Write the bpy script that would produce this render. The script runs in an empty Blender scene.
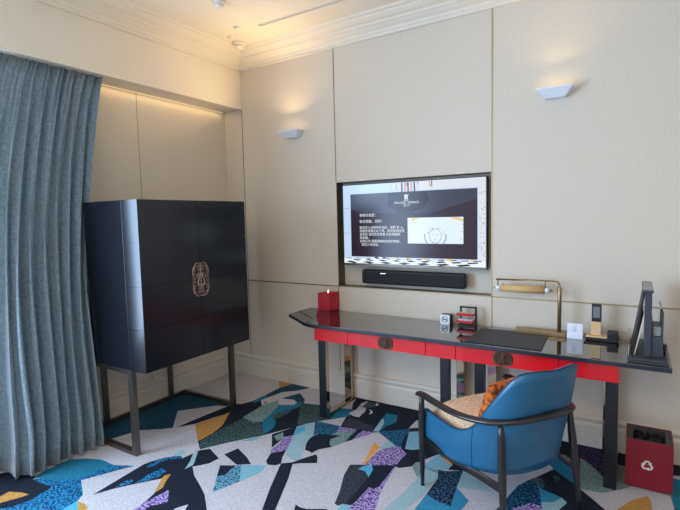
import bpy, bmesh, math, random
from mathutils import Vector, Matrix
S = bpy.context.scene
COL = S.collection
# ---------------------------------------------------------------- camera
cam_d = bpy.data.cameras.new('camera')
cam = bpy.data.objects.new('camera', cam_d); COL.objects.link(cam)
yaw, pitch, roll = 0.56203655, -0.07972283, -0.0237547
F = Vector((-math.sin(yaw)*math.cos(pitch), math.cos(yaw)*math.cos(pitch), math.sin(pitch)))
R0 = Vector((math.cos(yaw), math.sin(yaw), 0)); U0 = R0.cross(F)
Rv = math.cos(roll)*R0 + math.sin(roll)*U0; Uv = -math.sin(roll)*R0 + math.cos(roll)*U0
m = Matrix((Rv, Uv, -F)).transposed().to_4x4(); m.translation = Vector((3.39029, -3.58753, 1.62380))
cam.matrix_world = m
cam_d.sensor_width = 36; cam_d.lens = 36*471.413/680; cam_d.clip_start = .02
S.camera = cam
# ---------------------------------------------------------------- world, light, exposure
w = bpy.data.worlds.new('sky'); S.world = w; w.use_nodes = True
w.node_tree.nodes['Background'].inputs[0].default_value = (.55, .72, 1, 1)
w.node_tree.nodes['Background'].inputs[1].default_value = 1.0
S.view_settings.view_transform = 'Standard'; S.view_settings.look = 'None'
S.view_settings.gamma = 1; S.view_settings.use_curve_mapping = False
S.view_settings.exposure = 0.0
def area(name, loc, direction, sx, sy, power, color, spread=180):
    l = bpy.data.lights.new(name, 'AREA'); l.shape = 'RECTANGLE'; l.size = sx; l.size_y = sy
    l.energy = power; l.color = color; l.spread = math.radians(spread)
    o = bpy.data.objects.new(name, l); COL.objects.link(o); o.location = loc
    o.rotation_euler = Vector(direction).to_track_quat('-Z', 'Y').to_euler(); return o
WARM = (1, .70, .32)
# daylight through the tall windows of the left side and of the side behind the camera
area('window_daylight', (-.42, -4.05, 1.55), (1, 0, 0), 2.9, 2.1, 310, (.52, .72, 1))
area('window_daylight_rear', (2.6, -6.12, 1.5), (0, 1, 0), 2.6, 2.0, 12, (.62, .78, 1))
# ceiling lamps of the rest of the room, behind the camera
area('ceiling_lamp_light', (2.9, -4.6, 3.17), (0, 0, -1), 1.4, 1.4, 52, (1, .72, .42))
CARPET = [
 ('navy', [[0.638,-1.036],[0.491,-0.961],[0.457,-0.647],[0.504,-0.544],[0.509,-0.361],[0.51,-0.167],[0.374,0.007],[0.779,0.003],[0.901,-0.079],[1.146,-0.166],[1.204,-0.335],[1.419,-0.425],[1.269,-0.595],[1.203,-0.694],[1.103,-0.882],[1.038,-1.003],[0.929,-1.156],[0.858,-1.267],[0.788,-1.392],[0.672,-1.31],[0.673,-1.162]]),
 ('navy', [[1.15,-0.001],[1.215,-0.02],[1.882,0.014],[2.387,0.005],[2.957,0.018],[3.222,0.03],[3.257,-0.413],[3.178,-0.298],[3.106,-0.575],[2.952,-0.25],[2.93,-0.382],[2.667,-0.531],[2.411,-0.711],[2.279,-0.63],[2.206,-0.786],[2.187,-0.861],[2.098,-0.912],[1.969,-0.572],[1.754,-0.602],[1.474,-0.604],[1.419,-0.425],[1.264,-0.302]]),
 ('navy', [[0.657,-2.106],[0.653,-2.053],[0.623,-1.802],[0.615,-1.721],[0.628,-1.673],[0.67,-1.588],[0.727,-1.533],[0.757,-1.527],[0.779,-1.542],[0.792,-1.449],[0.797,-1.4],[0.843,-1.349],[1.003,-1.415],[0.994,-1.496],[0.961,-1.544],[0.928,-1.577],[1.021,-1.646],[1.087,-1.679],[1.147,-1.708],[1.246,-1.761],[1.379,-1.862],[1.52,-1.977],[1.085,-2.23],[1.02,-2.069],[0.975,-1.911],[0.873,-1.775],[0.778,-1.901],[0.712,-1.995]]),
 ('dteal', [[-0.228,-1.491],[-0.273,-1.429],[-0.27,-0.927],[-0.274,-0.629],[-0.007,-0.63],[0.313,-0.674],[0.443,-0.755],[0.355,-0.827],[0.204,-1.12],[0.321,-1.255],[0.265,-1.315],[0.132,-1.405],[0.108,-1.476],[0.071,-1.601],[0.061,-1.698]]),
 ('pale', [[0.309,-1.243],[0.083,-1.016],[0.202,-0.875],[0.294,-0.77],[0.392,-0.733],[0.389,-1.04],[0.352,-1.23]]),
 ('navy', [[0.341,-1.236],[0.358,-1.012],[0.392,-0.733],[0.441,-0.63],[0.505,-0.745],[0.528,-0.85],[0.473,-0.926],[0.421,-1.119]]),
 ('ochre', [[0.428,-1.125],[0.476,-0.947],[0.505,-0.816],[0.637,-1.03],[0.673,-1.162],[0.68,-1.287],[0.672,-1.31],[0.551,-1.219]]),
 ('navy', [[-0.092,-2.6],[-0.4,-2.502],[-0.121,-2.274],[0.005,-2.131],[0.093,-2.166],[0.144,-2.178],[0.153,-2.2],[0.352,-2.177],[0.391,-2.299],[0.39,-2.39],[0.33,-2.457]]),
 ('bspeck', [[0.257,-2.711],[0.324,-2.455],[0.354,-2.422],[0.389,-2.32],[0.373,-2.274],[0.357,-2.18],[0.219,-2.201],[0.14,-2.194],[0.25,-2.144],[0.325,-2.115],[0.392,-2.063],[0.419,-1.994],[0.417,-1.925],[0.353,-1.845],[0.426,-1.833],[0.481,-1.817],[0.538,-1.784],[0.582,-1.774],[0.554,-1.81],[0.517,-1.883],[0.485,-1.952],[0.438,-2.05],[0.603,-2.13],[0.639,-2.18],[0.65,-2.283],[0.78,-2.407]]),
 ('teal', [[0.127,-2.188],[0.221,-2.161],[0.325,-2.115],[0.392,-2.063],[0.419,-1.994],[0.429,-1.919],[0.426,-1.833],[0.352,-1.83],[0.289,-1.835],[0.183,-1.879],[0.104,-1.94],[0.098,-2.004],[0.104,-2.104]]),
 ('cyan', [[0.65,-2.283],[0.639,-2.18],[0.76,-2.241],[0.902,-2.336],[0.756,-2.42]]),
 ('ochre', [[0.649,-2.185],[0.7,-2.178],[0.758,-2.188],[0.803,-2.237],[0.759,-2.252]]),
 ('ochre', [[0.146,-2.486],[0.181,-2.397],[0.173,-2.345],[0.252,-2.308],[0.313,-2.297],[0.3,-2.34],[0.257,-2.428]]),
 ('pale', [[0.934,-1.583],[0.96,-1.543],[0.994,-1.496],[1.125,-1.591],[1.232,-1.721],[1.147,-1.708],[1.021,-1.646]]),
 ('lteal', [[0.788,-1.451],[0.803,-1.424],[0.905,-1.546],[0.917,-1.569],[0.911,-1.63],[0.86,-1.542]]),
 ('pale', [[1.204,-1.947],[1.216,-1.92],[1.24,-1.878],[1.27,-1.925],[1.363,-2.021],[1.29,-2.015]]),
 ('lteal', [[0.689,-1.545],[0.674,-1.473],[0.718,-1.448],[0.75,-1.527]]),
 ('bspeck', [[0.66,-1.738],[0.649,-1.677],[0.673,-1.599],[0.702,-1.551],[0.748,-1.525],[0.772,-1.553],[0.703,-1.6],[0.691,-1.697],[0.682,-1.739]]),
 ('bspeck', [[0.773,-1.898],[0.755,-1.788],[0.769,-1.696],[0.826,-1.697],[0.836,-1.77],[0.807,-1.847]]),
 ('bspeck', [[0.706,-1.986],[0.692,-1.913],[0.717,-1.878],[0.744,-1.892],[0.75,-1.923]]),
 ('purple', [[1.013,-1.831],[1.016,-1.865],[1.004,-1.958],[1.005,-2.046],[1.018,-2.091],[1.069,-2.082],[1.06,-1.999],[1.12,-1.925]]),
 ('ochre', [[0.879,-1.711],[0.858,-1.743],[0.868,-1.773],[0.928,-1.846],[0.97,-1.908],[0.965,-1.838],[0.921,-1.782]]),
 ('navy', [[0.994,-1.357],[1.017,-1.246],[1.162,-1.309],[1.248,-1.362],[1.171,-1.416]]),
 ('lspeck', [[1.078,-1.477],[1.172,-1.424],[1.196,-1.402],[1.33,-1.553],[1.272,-1.722],[1.157,-1.578]]),
 ('navy', [[1.078,-1.477],[1.172,-1.424],[1.179,-1.486],[1.196,-1.546],[1.163,-1.583]]),
 ('lblue', [[1.196,-1.402],[1.347,-1.325],[1.364,-1.358],[1.372,-1.423],[1.334,-1.557]]),
 ('lblue', [[0.953,-1.16],[1.038,-1.003],[1.043,-1.065],[1.026,-1.111]]),
 ('navy', [[1.268,-1.186],[1.31,-1.282],[1.351,-1.313],[1.406,-1.288],[1.417,-1.255],[1.375,-1.188],[1.335,-1.099]]),
 ('navy', [[1.417,-1.255],[1.474,-1.208],[1.497,-1.15],[1.552,-1.041],[1.585,-1.069],[1.624,-1.132],[1.528,-1.192],[1.491,-1.224],[1.579,-1.385],[1.712,-1.669],[1.791,-1.82],[1.718,-1.862],[1.648,-1.707],[1.538,-1.503]]),
 ('navy', [[1.882,-1.767],[1.805,-1.616],[1.779,-1.567],[1.818,-1.577],[1.86,-1.569],[1.955,-1.514],[1.98,-1.536],[2.054,-1.667]]),
 ('dgreen', [[0.788,-1.392],[0.692,-1.307],[0.674,-1.07],[0.688,-0.852],[0.815,-0.847],[0.89,-0.847],[0.975,-0.903],[1.04,-0.983],[0.929,-1.156],[0.858,-1.267]]),
 ('teal', [[1.011,-0.961],[0.865,-0.819],[0.832,-0.682],[0.783,-0.518],[0.819,-0.397],[0.87,-0.317],[0.943,-0.355],[0.948,-0.477],[0.889,-0.581],[0.893,-0.716],[0.965,-0.764],[1.022,-0.856],[1.036,-0.967]]),
 ('dgreen', [[0.855,-0.708],[0.875,-0.63],[0.927,-0.478],[0.959,-0.601],[0.94,-0.728]]),
 ('dteal', [[0.504,-0.544],[0.509,-0.361],[0.51,-0.167],[0.562,-0.021],[0.776,0.001],[0.703,-0.158],[0.594,-0.261],[0.576,-0.424],[0.559,-0.526]]),
 ('ochre', [[0.382,-0.002],[0.557,-0.008],[0.51,-0.167]]),
 ('teal', [[0.504,-0.544],[0.509,-0.361],[0.576,-0.424],[0.551,-0.557]]),
 ('dgreen', [[0.93,-0.387],[0.916,-0.318],[0.992,-0.302],[1.085,-0.328],[1.2,-0.313],[1.215,-0.493],[1.304,-0.478],[1.309,-0.538],[1.269,-0.595],[1.159,-0.733],[1.109,-0.662]]),
 ('pale', [[0.796,0.073],[1.15,-0.001],[1.183,-0.038],[1.248,-0.162],[1.204,-0.287],[1.079,-0.323],[0.943,-0.355],[0.901,-0.284],[0.768,-0.18],[0.715,-0.307],[0.697,-0.358],[0.817,-0.335],[0.872,-0.363],[0.888,-0.428],[0.775,-0.49],[0.659,-0.586],[0.672,-0.839],[0.65,-0.576],[0.559,-0.487],[0.603,-0.242],[0.721,-0.119],[0.776,0.001]]),
 ('lgreen', [[0.672,-0.839],[0.65,-0.576],[0.695,-0.412],[0.779,-0.495],[0.832,-0.682],[0.871,-0.826],[0.814,-0.869]]),
 ('navy', [[0.614,-0.522],[0.639,-0.483],[0.653,-0.526]]),
 ('dteal', [[0.7,-0.362],[0.768,-0.18],[0.901,-0.284],[0.935,-0.359],[0.874,-0.367],[0.817,-0.335]]),
 ('teal', [[1.319,-0.519],[1.27,-0.299],[1.376,-0.26],[1.46,-0.266],[1.421,-0.412]]),
 ('pale', [[1.26,-0.295],[1.291,-0.033],[1.327,-0.157],[1.376,-0.26]]),
 ('pale', [[1.399,-0.346],[1.413,-0.244],[1.385,-0.102],[1.415,-0.045],[1.447,-0.129],[1.499,-0.244],[1.51,-0.374],[1.455,-0.374]]),
 ('dgreen', [[1.431,-0.181],[1.421,-0.054],[1.486,-0.047],[1.529,-0.128],[1.489,-0.179]]),
 ('pale', [[1.511,-0.093],[1.5,-0.036],[1.531,-0.057],[1.536,-0.104]]),
 ('pale', [[1.505,-0.194],[1.544,-0.203],[1.573,-0.25],[1.562,-0.279],[1.552,-0.28],[1.542,-0.232]]),
 ('grey', [[1.469,-0.567],[1.448,-0.409],[1.674,-0.453],[1.736,-0.536],[1.607,-0.57]]),
 ('teal', [[1.687,-0.309],[1.676,-0.193],[1.769,-0.187],[1.818,-0.311],[1.777,-0.415],[1.772,-0.526]]),
 ('lteal', [[1.73,-0.54],[1.687,-0.309],[1.706,-0.309],[1.74,-0.375],[1.772,-0.526]]),
 ('pale', [[1.945,-0.362],[1.94,-0.201],[1.972,-0.204],[2.01,-0.316]]),
 ('tspeck', [[1.78,-0.531],[1.868,-0.444],[1.963,-0.367],[1.978,-0.488],[2.001,-0.631],[2.007,-0.654],[1.976,-0.663],[1.806,-0.573]]),
 ('lblue', [[1.971,-0.415],[2.039,-0.367],[2.14,-0.629],[2.101,-0.663],[2.053,-0.67]]),
 ('lteal', [[1.326,-1.088],[1.247,-0.905],[1.18,-0.768],[1.2,-0.69],[1.249,-0.622],[1.378,-0.831],[1.397,-0.946],[1.446,-1.037],[1.489,-1.14],[1.489,-1.185],[1.38,-1.155]]),
 ('cyan', [[1.255,-0.909],[1.184,-0.766],[1.217,-0.713],[1.272,-0.788],[1.25,-0.884]]),
 ('navy', [[1.087,-0.957],[1.169,-0.754],[1.247,-0.905],[1.202,-0.949],[1.223,-1.121]]),
 ('lgreen', [[1.122,-0.975],[1.139,-0.89],[1.208,-0.963],[1.188,-1.02]]),
 ('purple', [[1.233,-1.141],[1.228,-1.041],[1.197,-0.942],[1.237,-0.892],[1.313,-1.028],[1.337,-1.102],[1.267,-1.183]]),
 ('tspeck', [[1.252,-0.625],[1.281,-0.598],[1.463,-0.586],[1.475,-0.624],[1.494,-0.687],[1.489,-0.745],[1.385,-0.781],[1.377,-0.823]]),
 ('pale', [[1.268,-0.595],[1.417,-0.421],[1.463,-0.586]]),
 ('purple', [[1.491,-0.689],[1.469,-0.597],[1.607,-0.57],[1.599,-0.632],[1.561,-0.673]]),
 ('lgreen', [[1.507,-0.796],[1.489,-0.686],[1.564,-0.633],[1.615,-0.585],[1.641,-0.703],[1.642,-0.791],[1.593,-0.901],[1.551,-0.877]]),
 ('navy', [[1.633,-0.789],[1.619,-0.696],[1.615,-0.585],[1.652,-0.564],[1.665,-0.743]]),
 ('purple', [[1.655,-0.777],[1.663,-0.744],[1.654,-0.569],[1.761,-0.542],[1.756,-0.605]]),
 ('navy', [[1.45,-1.03],[1.405,-0.956],[1.383,-0.901],[1.375,-0.842],[1.393,-0.776],[1.489,-0.745],[1.555,-0.719],[1.518,-0.804],[1.552,-0.873],[1.593,-0.901],[1.53,-0.973],[1.516,-1.04],[1.485,-1.031]]),
 ('pale', [[1.761,-0.542],[1.777,-0.533],[1.977,-0.664],[1.901,-0.875],[1.862,-1.102],[1.596,-1.032],[1.549,-1.011],[1.593,-0.901],[1.639,-0.786]]),
 ('tspeck', [[1.776,-0.534],[1.795,-0.485],[1.942,-0.515],[2.031,-0.674],[1.977,-0.664]]),
 ('orange', [[1.896,-0.991],[1.828,-0.717],[1.834,-0.694],[1.894,-0.743],[1.894,-0.862],[1.911,-0.995]]),
 ('lteal', [[1.894,-0.743],[1.893,-0.615],[1.977,-0.664],[1.918,-0.754]]),
 ('purple', [[1.977,-0.664],[1.916,-0.755],[1.901,-0.822],[1.912,-0.998],[1.971,-0.984],[2.098,-0.912],[2.088,-0.83],[2.094,-0.735],[2.012,-0.665]]),
 ('purple', [[2.058,-1.205],[2.066,-1.17],[2.048,-0.897],[2.093,-0.886],[2.107,-0.977],[2.139,-1.194],[2.196,-1.39],[2.252,-1.552],[2.072,-1.656],[2.055,-1.425]]),
 ('grey', [[1.827,-1.043],[1.898,-1.002],[1.968,-0.986],[2.01,-1.126],[2.061,-1.39],[2.053,-1.42],[2.008,-1.429],[1.997,-1.459],[1.969,-1.451],[1.929,-1.333],[1.858,-1.169]]),
 ('navy', [[1.956,-0.978],[2.093,-0.901],[2.099,-1.031],[2.11,-1.176],[2.092,-1.212],[2.06,-1.21],[2.063,-1.393],[2.053,-1.42],[2.023,-1.416],[2.008,-1.127]]),
 ('cyan', [[1.9,-1.064],[1.911,-1.018],[1.956,-0.978],[1.988,-1.026],[2.005,-1.116],[1.954,-1.064]]),
 ('lblue', [[2.008,-1.499],[2.008,-1.429],[2.063,-1.421],[2.05,-1.669],[2.036,-1.677]]),
 ('navy', [[2.093,-0.918],[2.091,-0.836],[2.09,-0.737],[2.188,-0.744],[2.206,-0.786],[2.188,-0.864],[2.131,-0.922]]),
 ('pale', [[2.114,-0.931],[2.219,-0.836],[2.333,-0.915],[2.351,-1.494],[2.252,-1.552],[2.196,-1.39],[2.139,-1.194],[2.107,-0.977]]),
 ('lgreen', [[2.187,-0.861],[2.191,-0.801],[2.308,-0.764],[2.38,-0.871],[2.368,-1.07],[2.291,-0.991]]),
 ('lteal', [[2.23,-1.371],[2.258,-1.197],[2.273,-0.97],[2.27,-0.842],[2.373,-0.866],[2.374,-1.078],[2.338,-1.277],[2.342,-1.5],[2.243,-1.557]]),
 ('navy', [[2.279,-0.63],[2.304,-0.52],[2.779,-0.468],[2.607,-0.784],[2.49,-0.752],[2.404,-0.786],[2.411,-0.711]]),
 ('lblue', [[2.254,-0.801],[2.285,-0.627],[2.408,-0.722],[2.405,-0.78],[2.351,-0.824],[2.287,-0.833]]),
 ('orange', [[2.316,-0.663],[2.32,-0.646],[2.409,-0.703],[2.405,-0.723]]),
 ('lteal', [[2.514,-0.95],[2.505,-0.856],[2.492,-0.757],[2.566,-0.782],[2.718,-0.888],[2.653,-0.906]]),
 ('pale', [[2.566,-0.66],[2.996,-0.286],[2.976,-0.454],[2.896,-0.614],[2.823,-0.757],[2.801,-0.879],[2.793,-0.993],[2.757,-1.066],[2.718,-0.888],[2.566,-0.782]]),
 ('blue', [[2.385,-1.104],[2.441,-1.086],[2.52,-1.074],[2.514,-0.95],[2.615,-1.047],[2.606,-1.153],[2.618,-1.339],[2.396,-1.468],[2.382,-1.252]]),
 ('dspeck', [[2.349,-0.819],[2.41,-0.804],[2.49,-0.749],[2.505,-0.856],[2.514,-0.95],[2.545,-1.147],[2.462,-1.141],[2.385,-1.104],[2.382,-0.908]]),
 ('navy', [[2.896,-0.614],[2.98,-0.452],[3.123,-0.586],[3.283,-0.763],[3.397,-0.887],[2.984,-1.127]]),
 ('bdark', [[2.799,-1.234],[2.762,-1.084],[2.789,-0.974],[2.801,-0.879],[2.823,-0.757],[2.865,-0.663],[2.896,-0.614],[2.929,-0.676],[2.954,-0.757],[2.962,-0.842],[2.989,-0.912],[3.032,-1.099]]),
 ('dgreen', [[2.874,-0.651],[2.896,-0.614],[2.935,-0.603],[2.959,-0.652],[2.959,-0.723],[2.952,-0.781],[2.91,-0.662]]),
 ('purple', [[2.849,-1.074],[2.847,-0.994],[2.919,-0.9],[2.981,-0.896],[3.032,-1.099],[2.865,-1.196]]),
 ('blue', [[2.912,-0.644],[2.942,-0.717],[2.99,-0.731],[3.064,-0.756],[3.027,-0.826],[2.97,-0.859],[2.952,-0.781]]),
 ('lteal', [[2.97,-0.859],[3.027,-0.826],[3.064,-0.756],[3.095,-0.794],[3.065,-0.888],[3.05,-1.089],[3.032,-1.099]]),
 ('dgreen', [[2.988,-0.541],[3.008,-0.522],[3.03,-0.556],[3.018,-0.598]]),
 ('teal', [[2.952,-0.25],[2.93,-0.382],[2.98,-0.452],[3.105,-0.569],[3.131,-0.585],[3.123,-0.384],[3.084,-0.36]]),
 ('dpurple', [[3.056,0.004],[3.235,0.005],[3.257,-0.413],[3.177,-0.285],[3.107,-0.208]]),
 ('lgreen', [[3.107,-0.208],[3.177,-0.285],[3.257,-0.408],[3.29,-0.303],[3.321,-0.194],[3.389,-0.136],[3.443,-0.332],[3.378,-0.467],[3.334,-0.516],[3.256,-0.593],[3.205,-0.608],[3.144,-0.613]]),
 ('navy', [[3.316,0.002],[3.763,0.007],[3.75,-0.132],[3.609,-0.174],[3.321,-0.194]]),
 ('pale', [[3.121,-0.566],[3.166,-0.605],[3.256,-0.593],[3.334,-0.516],[3.378,-0.467],[3.59,-0.448],[3.605,-0.597],[3.612,-0.762],[3.397,-0.887],[3.283,-0.763]]),
 ('teal', [[3.59,-0.448],[3.607,-0.213],[3.743,-0.21],[3.698,-0.712],[3.621,-0.757],[3.601,-0.589]]),
 ('ochre', [[3.331,-0.735],[3.404,-0.588],[3.478,-0.501],[3.492,-0.534],[3.5,-0.657],[3.492,-0.832],[3.267,-0.962]]),
 ('navy', [[0.879,-5.385],[1.118,-5.453],[1.274,-5.409],[1.521,-5.221],[1.388,-5.159],[0.998,-5.274]]),
 ('bspeck', [[4.605,-5.618],[5.025,-5.367],[4.916,-5.197],[4.617,-5.273],[4.445,-5.494]]),
 ('lblue', [[1.497,-2.913],[1.583,-2.762],[1.563,-2.676],[1.451,-2.727],[1.308,-2.924],[1.33,-3.03]]),
 ('teal', [[0.313,-4.751],[0.17,-4.751],[-0.047,-4.943],[0.069,-5.129],[0.302,-4.984]]),
 ('lgreen', [[3.088,-2.916],[3.12,-3.027],[3.259,-2.91],[3.389,-2.628],[3.287,-2.58]]),
 ('bspeck', [[-0.035,-3.66],[0.254,-3.547],[0.291,-3.353],[0.012,-3.405],[-0.121,-3.566]]),
 ('lteal', [[0.485,-5.965],[0.969,-5.795],[1.029,-5.366],[0.672,-5.245],[0.34,-5.492]]),
 ('ochre', [[4.745,-2.755],[4.878,-2.965],[5.209,-2.754],[5.251,-2.377],[5.03,-2.328]]),
 ('grey', [[3.73,-2.676],[3.637,-2.445],[3.409,-2.468],[2.984,-2.734],[3.131,-2.864],[3.562,-2.78]]),
 ('purple', [[4.155,-5.716],[4.353,-5.566],[4.339,-5.362],[4.047,-5.394],[3.965,-5.59]]),
 ('lblue', [[3.128,-5.216],[3.496,-5.16],[3.531,-4.809],[3.213,-4.812]]),
 ('grey', [[5.213,-0.534],[4.632,-0.954],[4.905,-1.064],[5.364,-0.707]]),
 ('teal', [[1.412,-2.973],[1.438,-2.713],[1.319,-2.777],[1.223,-3.014],[1.292,-3.111]]),
 ('lgreen', [[4.236,-2.05],[4.059,-1.847],[3.702,-2.045],[3.618,-2.361],[4.031,-2.397]]),
 ('lblue', [[2.991,-3.636],[2.933,-3.502],[2.571,-3.65],[2.384,-3.951],[2.559,-4.003]]),
 ('purple', [[3.761,-1.159],[3.758,-1.408],[3.971,-1.457],[4.193,-1.14],[4.017,-0.972]]),
 ('dspeck', [[4.719,-2.417],[4.941,-2.002],[4.751,-1.898],[4.573,-2.269]]),
 ('navy', [[3.621,-5.607],[3.678,-5.866],[4.031,-5.714],[3.95,-5.491]]),
 ('bspeck', [[4.841,-2.486],[4.747,-2.075],[4.19,-2.298],[4.353,-2.626]]),
 ('teal', [[4.678,-1.939],[4.516,-2.078],[4.387,-2.517],[4.549,-2.657],[4.769,-2.437],[4.853,-2.123]]),
 ('navy', [[1.277,-2.962],[1.115,-2.947],[0.974,-3.095],[0.885,-3.381],[0.981,-3.429],[1.207,-3.22]]),
 ('lblue', [[2.115,-2.738],[2.341,-2.318],[2.217,-2.065],[2.026,-2.225],[1.885,-2.65]]),
 ('dspeck', [[2.84,-5.139],[2.689,-5.099],[2.44,-5.301],[2.512,-5.4],[2.806,-5.289]]),
 ('bspeck', [[3.3,-2.152],[3.177,-2.164],[3.029,-2.44],[3.13,-2.457],[3.267,-2.287]]),
 ('navy', [[3.967,-1.916],[3.677,-1.997],[3.491,-2.156],[3.609,-2.267],[3.919,-2.159],[4.069,-1.992]]),
 ('purple', [[0.855,-3.648],[0.571,-3.919],[0.804,-4.103],[1.194,-3.866],[1.208,-3.686]]),
 ('ochre', [[1.038,-2.521],[0.757,-2.833],[0.712,-3.174],[1.059,-2.912]]),
 ('dspeck', [[0.523,-5.315],[0.248,-5.226],[-0.106,-5.468],[-0.097,-5.64],[0.322,-5.613]]),
 ('dspeck', [[0.564,-5.931],[0.851,-5.599],[0.811,-5.37],[0.561,-5.555],[0.438,-5.86]]),
 ('lteal', [[5.36,-4.285],[5.169,-4.271],[4.775,-4.485],[4.749,-4.587],[5.146,-4.502]]),
 ('purple', [[1.621,-5.421],[1.512,-5.256],[1.345,-5.338],[1.096,-5.657],[1.206,-5.886],[1.347,-5.812]]),
 ('bspeck', [[3.509,-2.442],[3.759,-2.175],[3.613,-2.184],[3.39,-2.412]]),
 ('lblue', [[0.632,-3.668],[0.446,-3.869],[0.54,-4.046],[0.833,-4.007],[1.012,-3.845],[0.883,-3.61]]),
 ('teal', [[3.458,-2.325],[3.275,-2.25],[2.911,-2.376],[2.654,-2.628],[2.755,-2.73],[3.27,-2.56]]),
 ('teal', [[3.346,-4.979],[3.453,-5.152],[3.835,-5.027],[3.971,-4.721],[3.759,-4.605]]),
 ('teal', [[3.926,-2.619],[3.929,-2.802],[4.103,-2.78],[4.253,-2.586],[4.243,-2.489],[4.096,-2.466]]),
 ('lblue', [[4.135,-3.345],[3.996,-3.055],[3.647,-3.222],[3.546,-3.76],[3.885,-3.693]]),
 ('purple', [[3.519,-2.298],[3.468,-2.602],[3.602,-2.686],[3.837,-2.431],[3.848,-2.176],[3.73,-2.111]]),
 ('teal', [[0.806,-3.208],[0.956,-2.899],[0.805,-2.811],[0.508,-2.985],[0.352,-3.217],[0.47,-3.404]]),
 ('purple', [[4.562,-2.935],[4.791,-3.007],[4.943,-2.721],[4.711,-2.688]]),
 ('teal', [[4.642,-2.721],[4.732,-2.579],[4.545,-2.472],[4.311,-2.603],[4.363,-2.766]]),
 ('lteal', [[4.763,-2.372],[5.19,-2.23],[5.152,-1.901],[4.695,-2.046]]),
 ('ochre', [[4.377,-0.541],[4.176,-0.856],[4.363,-0.856],[4.631,-0.436]]),
 ('bspeck', [[1.468,-5.615],[1.79,-5.506],[1.843,-5.391],[1.692,-5.265],[1.417,-5.341],[1.334,-5.531]]),
 ('purple', [[2.803,-2.84],[2.597,-2.948],[2.396,-3.274],[2.479,-3.388],[2.778,-3.247],[2.937,-3.0]]),
 ('grey', [[1.097,-4.299],[0.866,-4.534],[1.01,-4.763],[1.314,-4.579],[1.335,-4.327]]),
 ('purple', [[4.121,-4.491],[4.182,-4.656],[4.358,-4.61],[4.499,-4.445],[4.433,-4.306],[4.29,-4.331]]),
 ('bspeck', [[2.042,-2.366],[1.609,-2.735],[1.751,-3.009],[2.0,-2.931],[2.235,-2.459]]),
 ('bspeck', [[2.962,-4.902],[3.17,-4.99],[3.712,-4.608],[3.316,-4.569]]),
 ('ochre', [[1.183,-3.999],[1.454,-3.695],[1.405,-3.396],[1.127,-3.782]]),
 ('lblue', [[4.6,-5.439],[4.773,-5.466],[5.004,-5.282],[5.102,-5.042],[4.878,-4.932],[4.63,-5.173]]),
 ('dspeck', [[3.113,-3.302],[3.119,-3.727],[3.543,-3.612],[3.714,-3.252],[3.503,-3.011]]),
 ('teal', [[2.532,-2.632],[2.273,-2.821],[2.305,-2.926],[2.46,-2.873],[2.622,-2.689]]),
 ('bspeck', [[3.471,-3.497],[3.18,-3.234],[2.981,-3.342],[2.795,-3.693],[2.997,-3.997],[3.275,-3.89]]),
 ('purple', [[5.063,-5.938],[5.172,-5.993],[5.298,-5.827],[5.292,-5.608],[5.14,-5.683]]),
]
# ---------------------------------------------------------------- materials
MATS = {}
def mat(name, col, rough=.6, metal=0, noise=0, nscale=30, bump=0, bscale=200, coat=0, spec=.5, emit=0, col2=None, stretch=None):
    if name in MATS: return MATS[name]
    M = bpy.data.materials.new(name); M.use_nodes = True; nt = M.node_tree; b = nt.nodes['Principled BSDF']
    c = (*col, 1); b.inputs['Base Color'].default_value = c
    b.inputs['Roughness'].default_value = rough; b.inputs['Metallic'].default_value = metal
    b.inputs['Coat Weight'].default_value = coat; b.inputs['Coat Roughness'].default_value = .04
    b.inputs['Specular IOR Level'].default_value = spec
    tc = nt.nodes.new('ShaderNodeTexCoord'); src = tc.outputs['Object']
    if stretch:
        mp = nt.nodes.new('ShaderNodeMapping'); mp.inputs['Scale'].default_value = stretch
        nt.links.new(src, mp.inputs[0]); src = mp.outputs[0]
    if noise or col2:
        n = nt.nodes.new('ShaderNodeTexNoise'); n.inputs['Scale'].default_value = nscale; n.inputs['Detail'].default_value = 4
        nt.links.new(src, n.inputs['Vector'])
        r = nt.nodes.new('ShaderNodeValToRGB'); r.color_ramp.elements[0].position = .4; r.color_ramp.elements[1].position = .6
        if col2:
            r.color_ramp.elements[0].color = c; r.color_ramp.elements[1].color = (*col2, 1)
        else:
            r.color_ramp.elements[0].color = (*[x*(1-noise) for x in col], 1); r.color_ramp.elements[1].color = (*[min(1, x*(1+noise)) for x in col], 1)
        nt.links.new(n.outputs[0], r.inputs[0]); nt.links.new(r.outputs[0], b.inputs['Base Color'])
    if bump:
        n2 = nt.nodes.new('ShaderNodeTexNoise'); n2.inputs['Scale'].default_value = bscale
        nt.links.new(src, n2.inputs['Vector'])
        bp = nt.nodes.new('ShaderNodeBump'); bp.inputs['Strength'].default_value = bump; bp.inputs['Distance'].default_value = .003
        nt.links.new(n2.outputs[0], bp.inputs['Height']); nt.links.new(bp.outputs[0], b.inputs['Normal'])
    if emit:
        b.inputs['Emission Color'].default_value = c; b.inputs['Emission Strength'].default_value = emit
    MATS[name] = M; return M
def s(r, g, b):      # sRGB 0-255 to linear
    f = lambda v: (v/255/12.92) if v/255 <= .04045 else ((v/255+.055)/1.055)**2.4
    return (f(r), f(g), f(b))
wallM = mat('wall_fabric', s(211,200,184), .85, noise=.02, nscale=60, bump=.04, bscale=400)
ceilM = mat('ceiling_paint', s(226,216,200), .8, bump=.05, bscale=90)
woodW = mat('painted_trim', s(212,204,190), .55)
seamG = mat('satin_gold_seam', s(176,156,122), .45, metal=.6)
brass = mat('aged_brass', s(156,132,98), .38, metal=.85, noise=.08, nscale=40)
seamM = mat('dark_bronze_seam', s(120,100,78), .5, metal=.5)
revealM = mat('recess_bronze', s(92,80,62), .4, metal=.5)
darkrev = mat('dark_void', s(28,26,24), .6)
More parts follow.
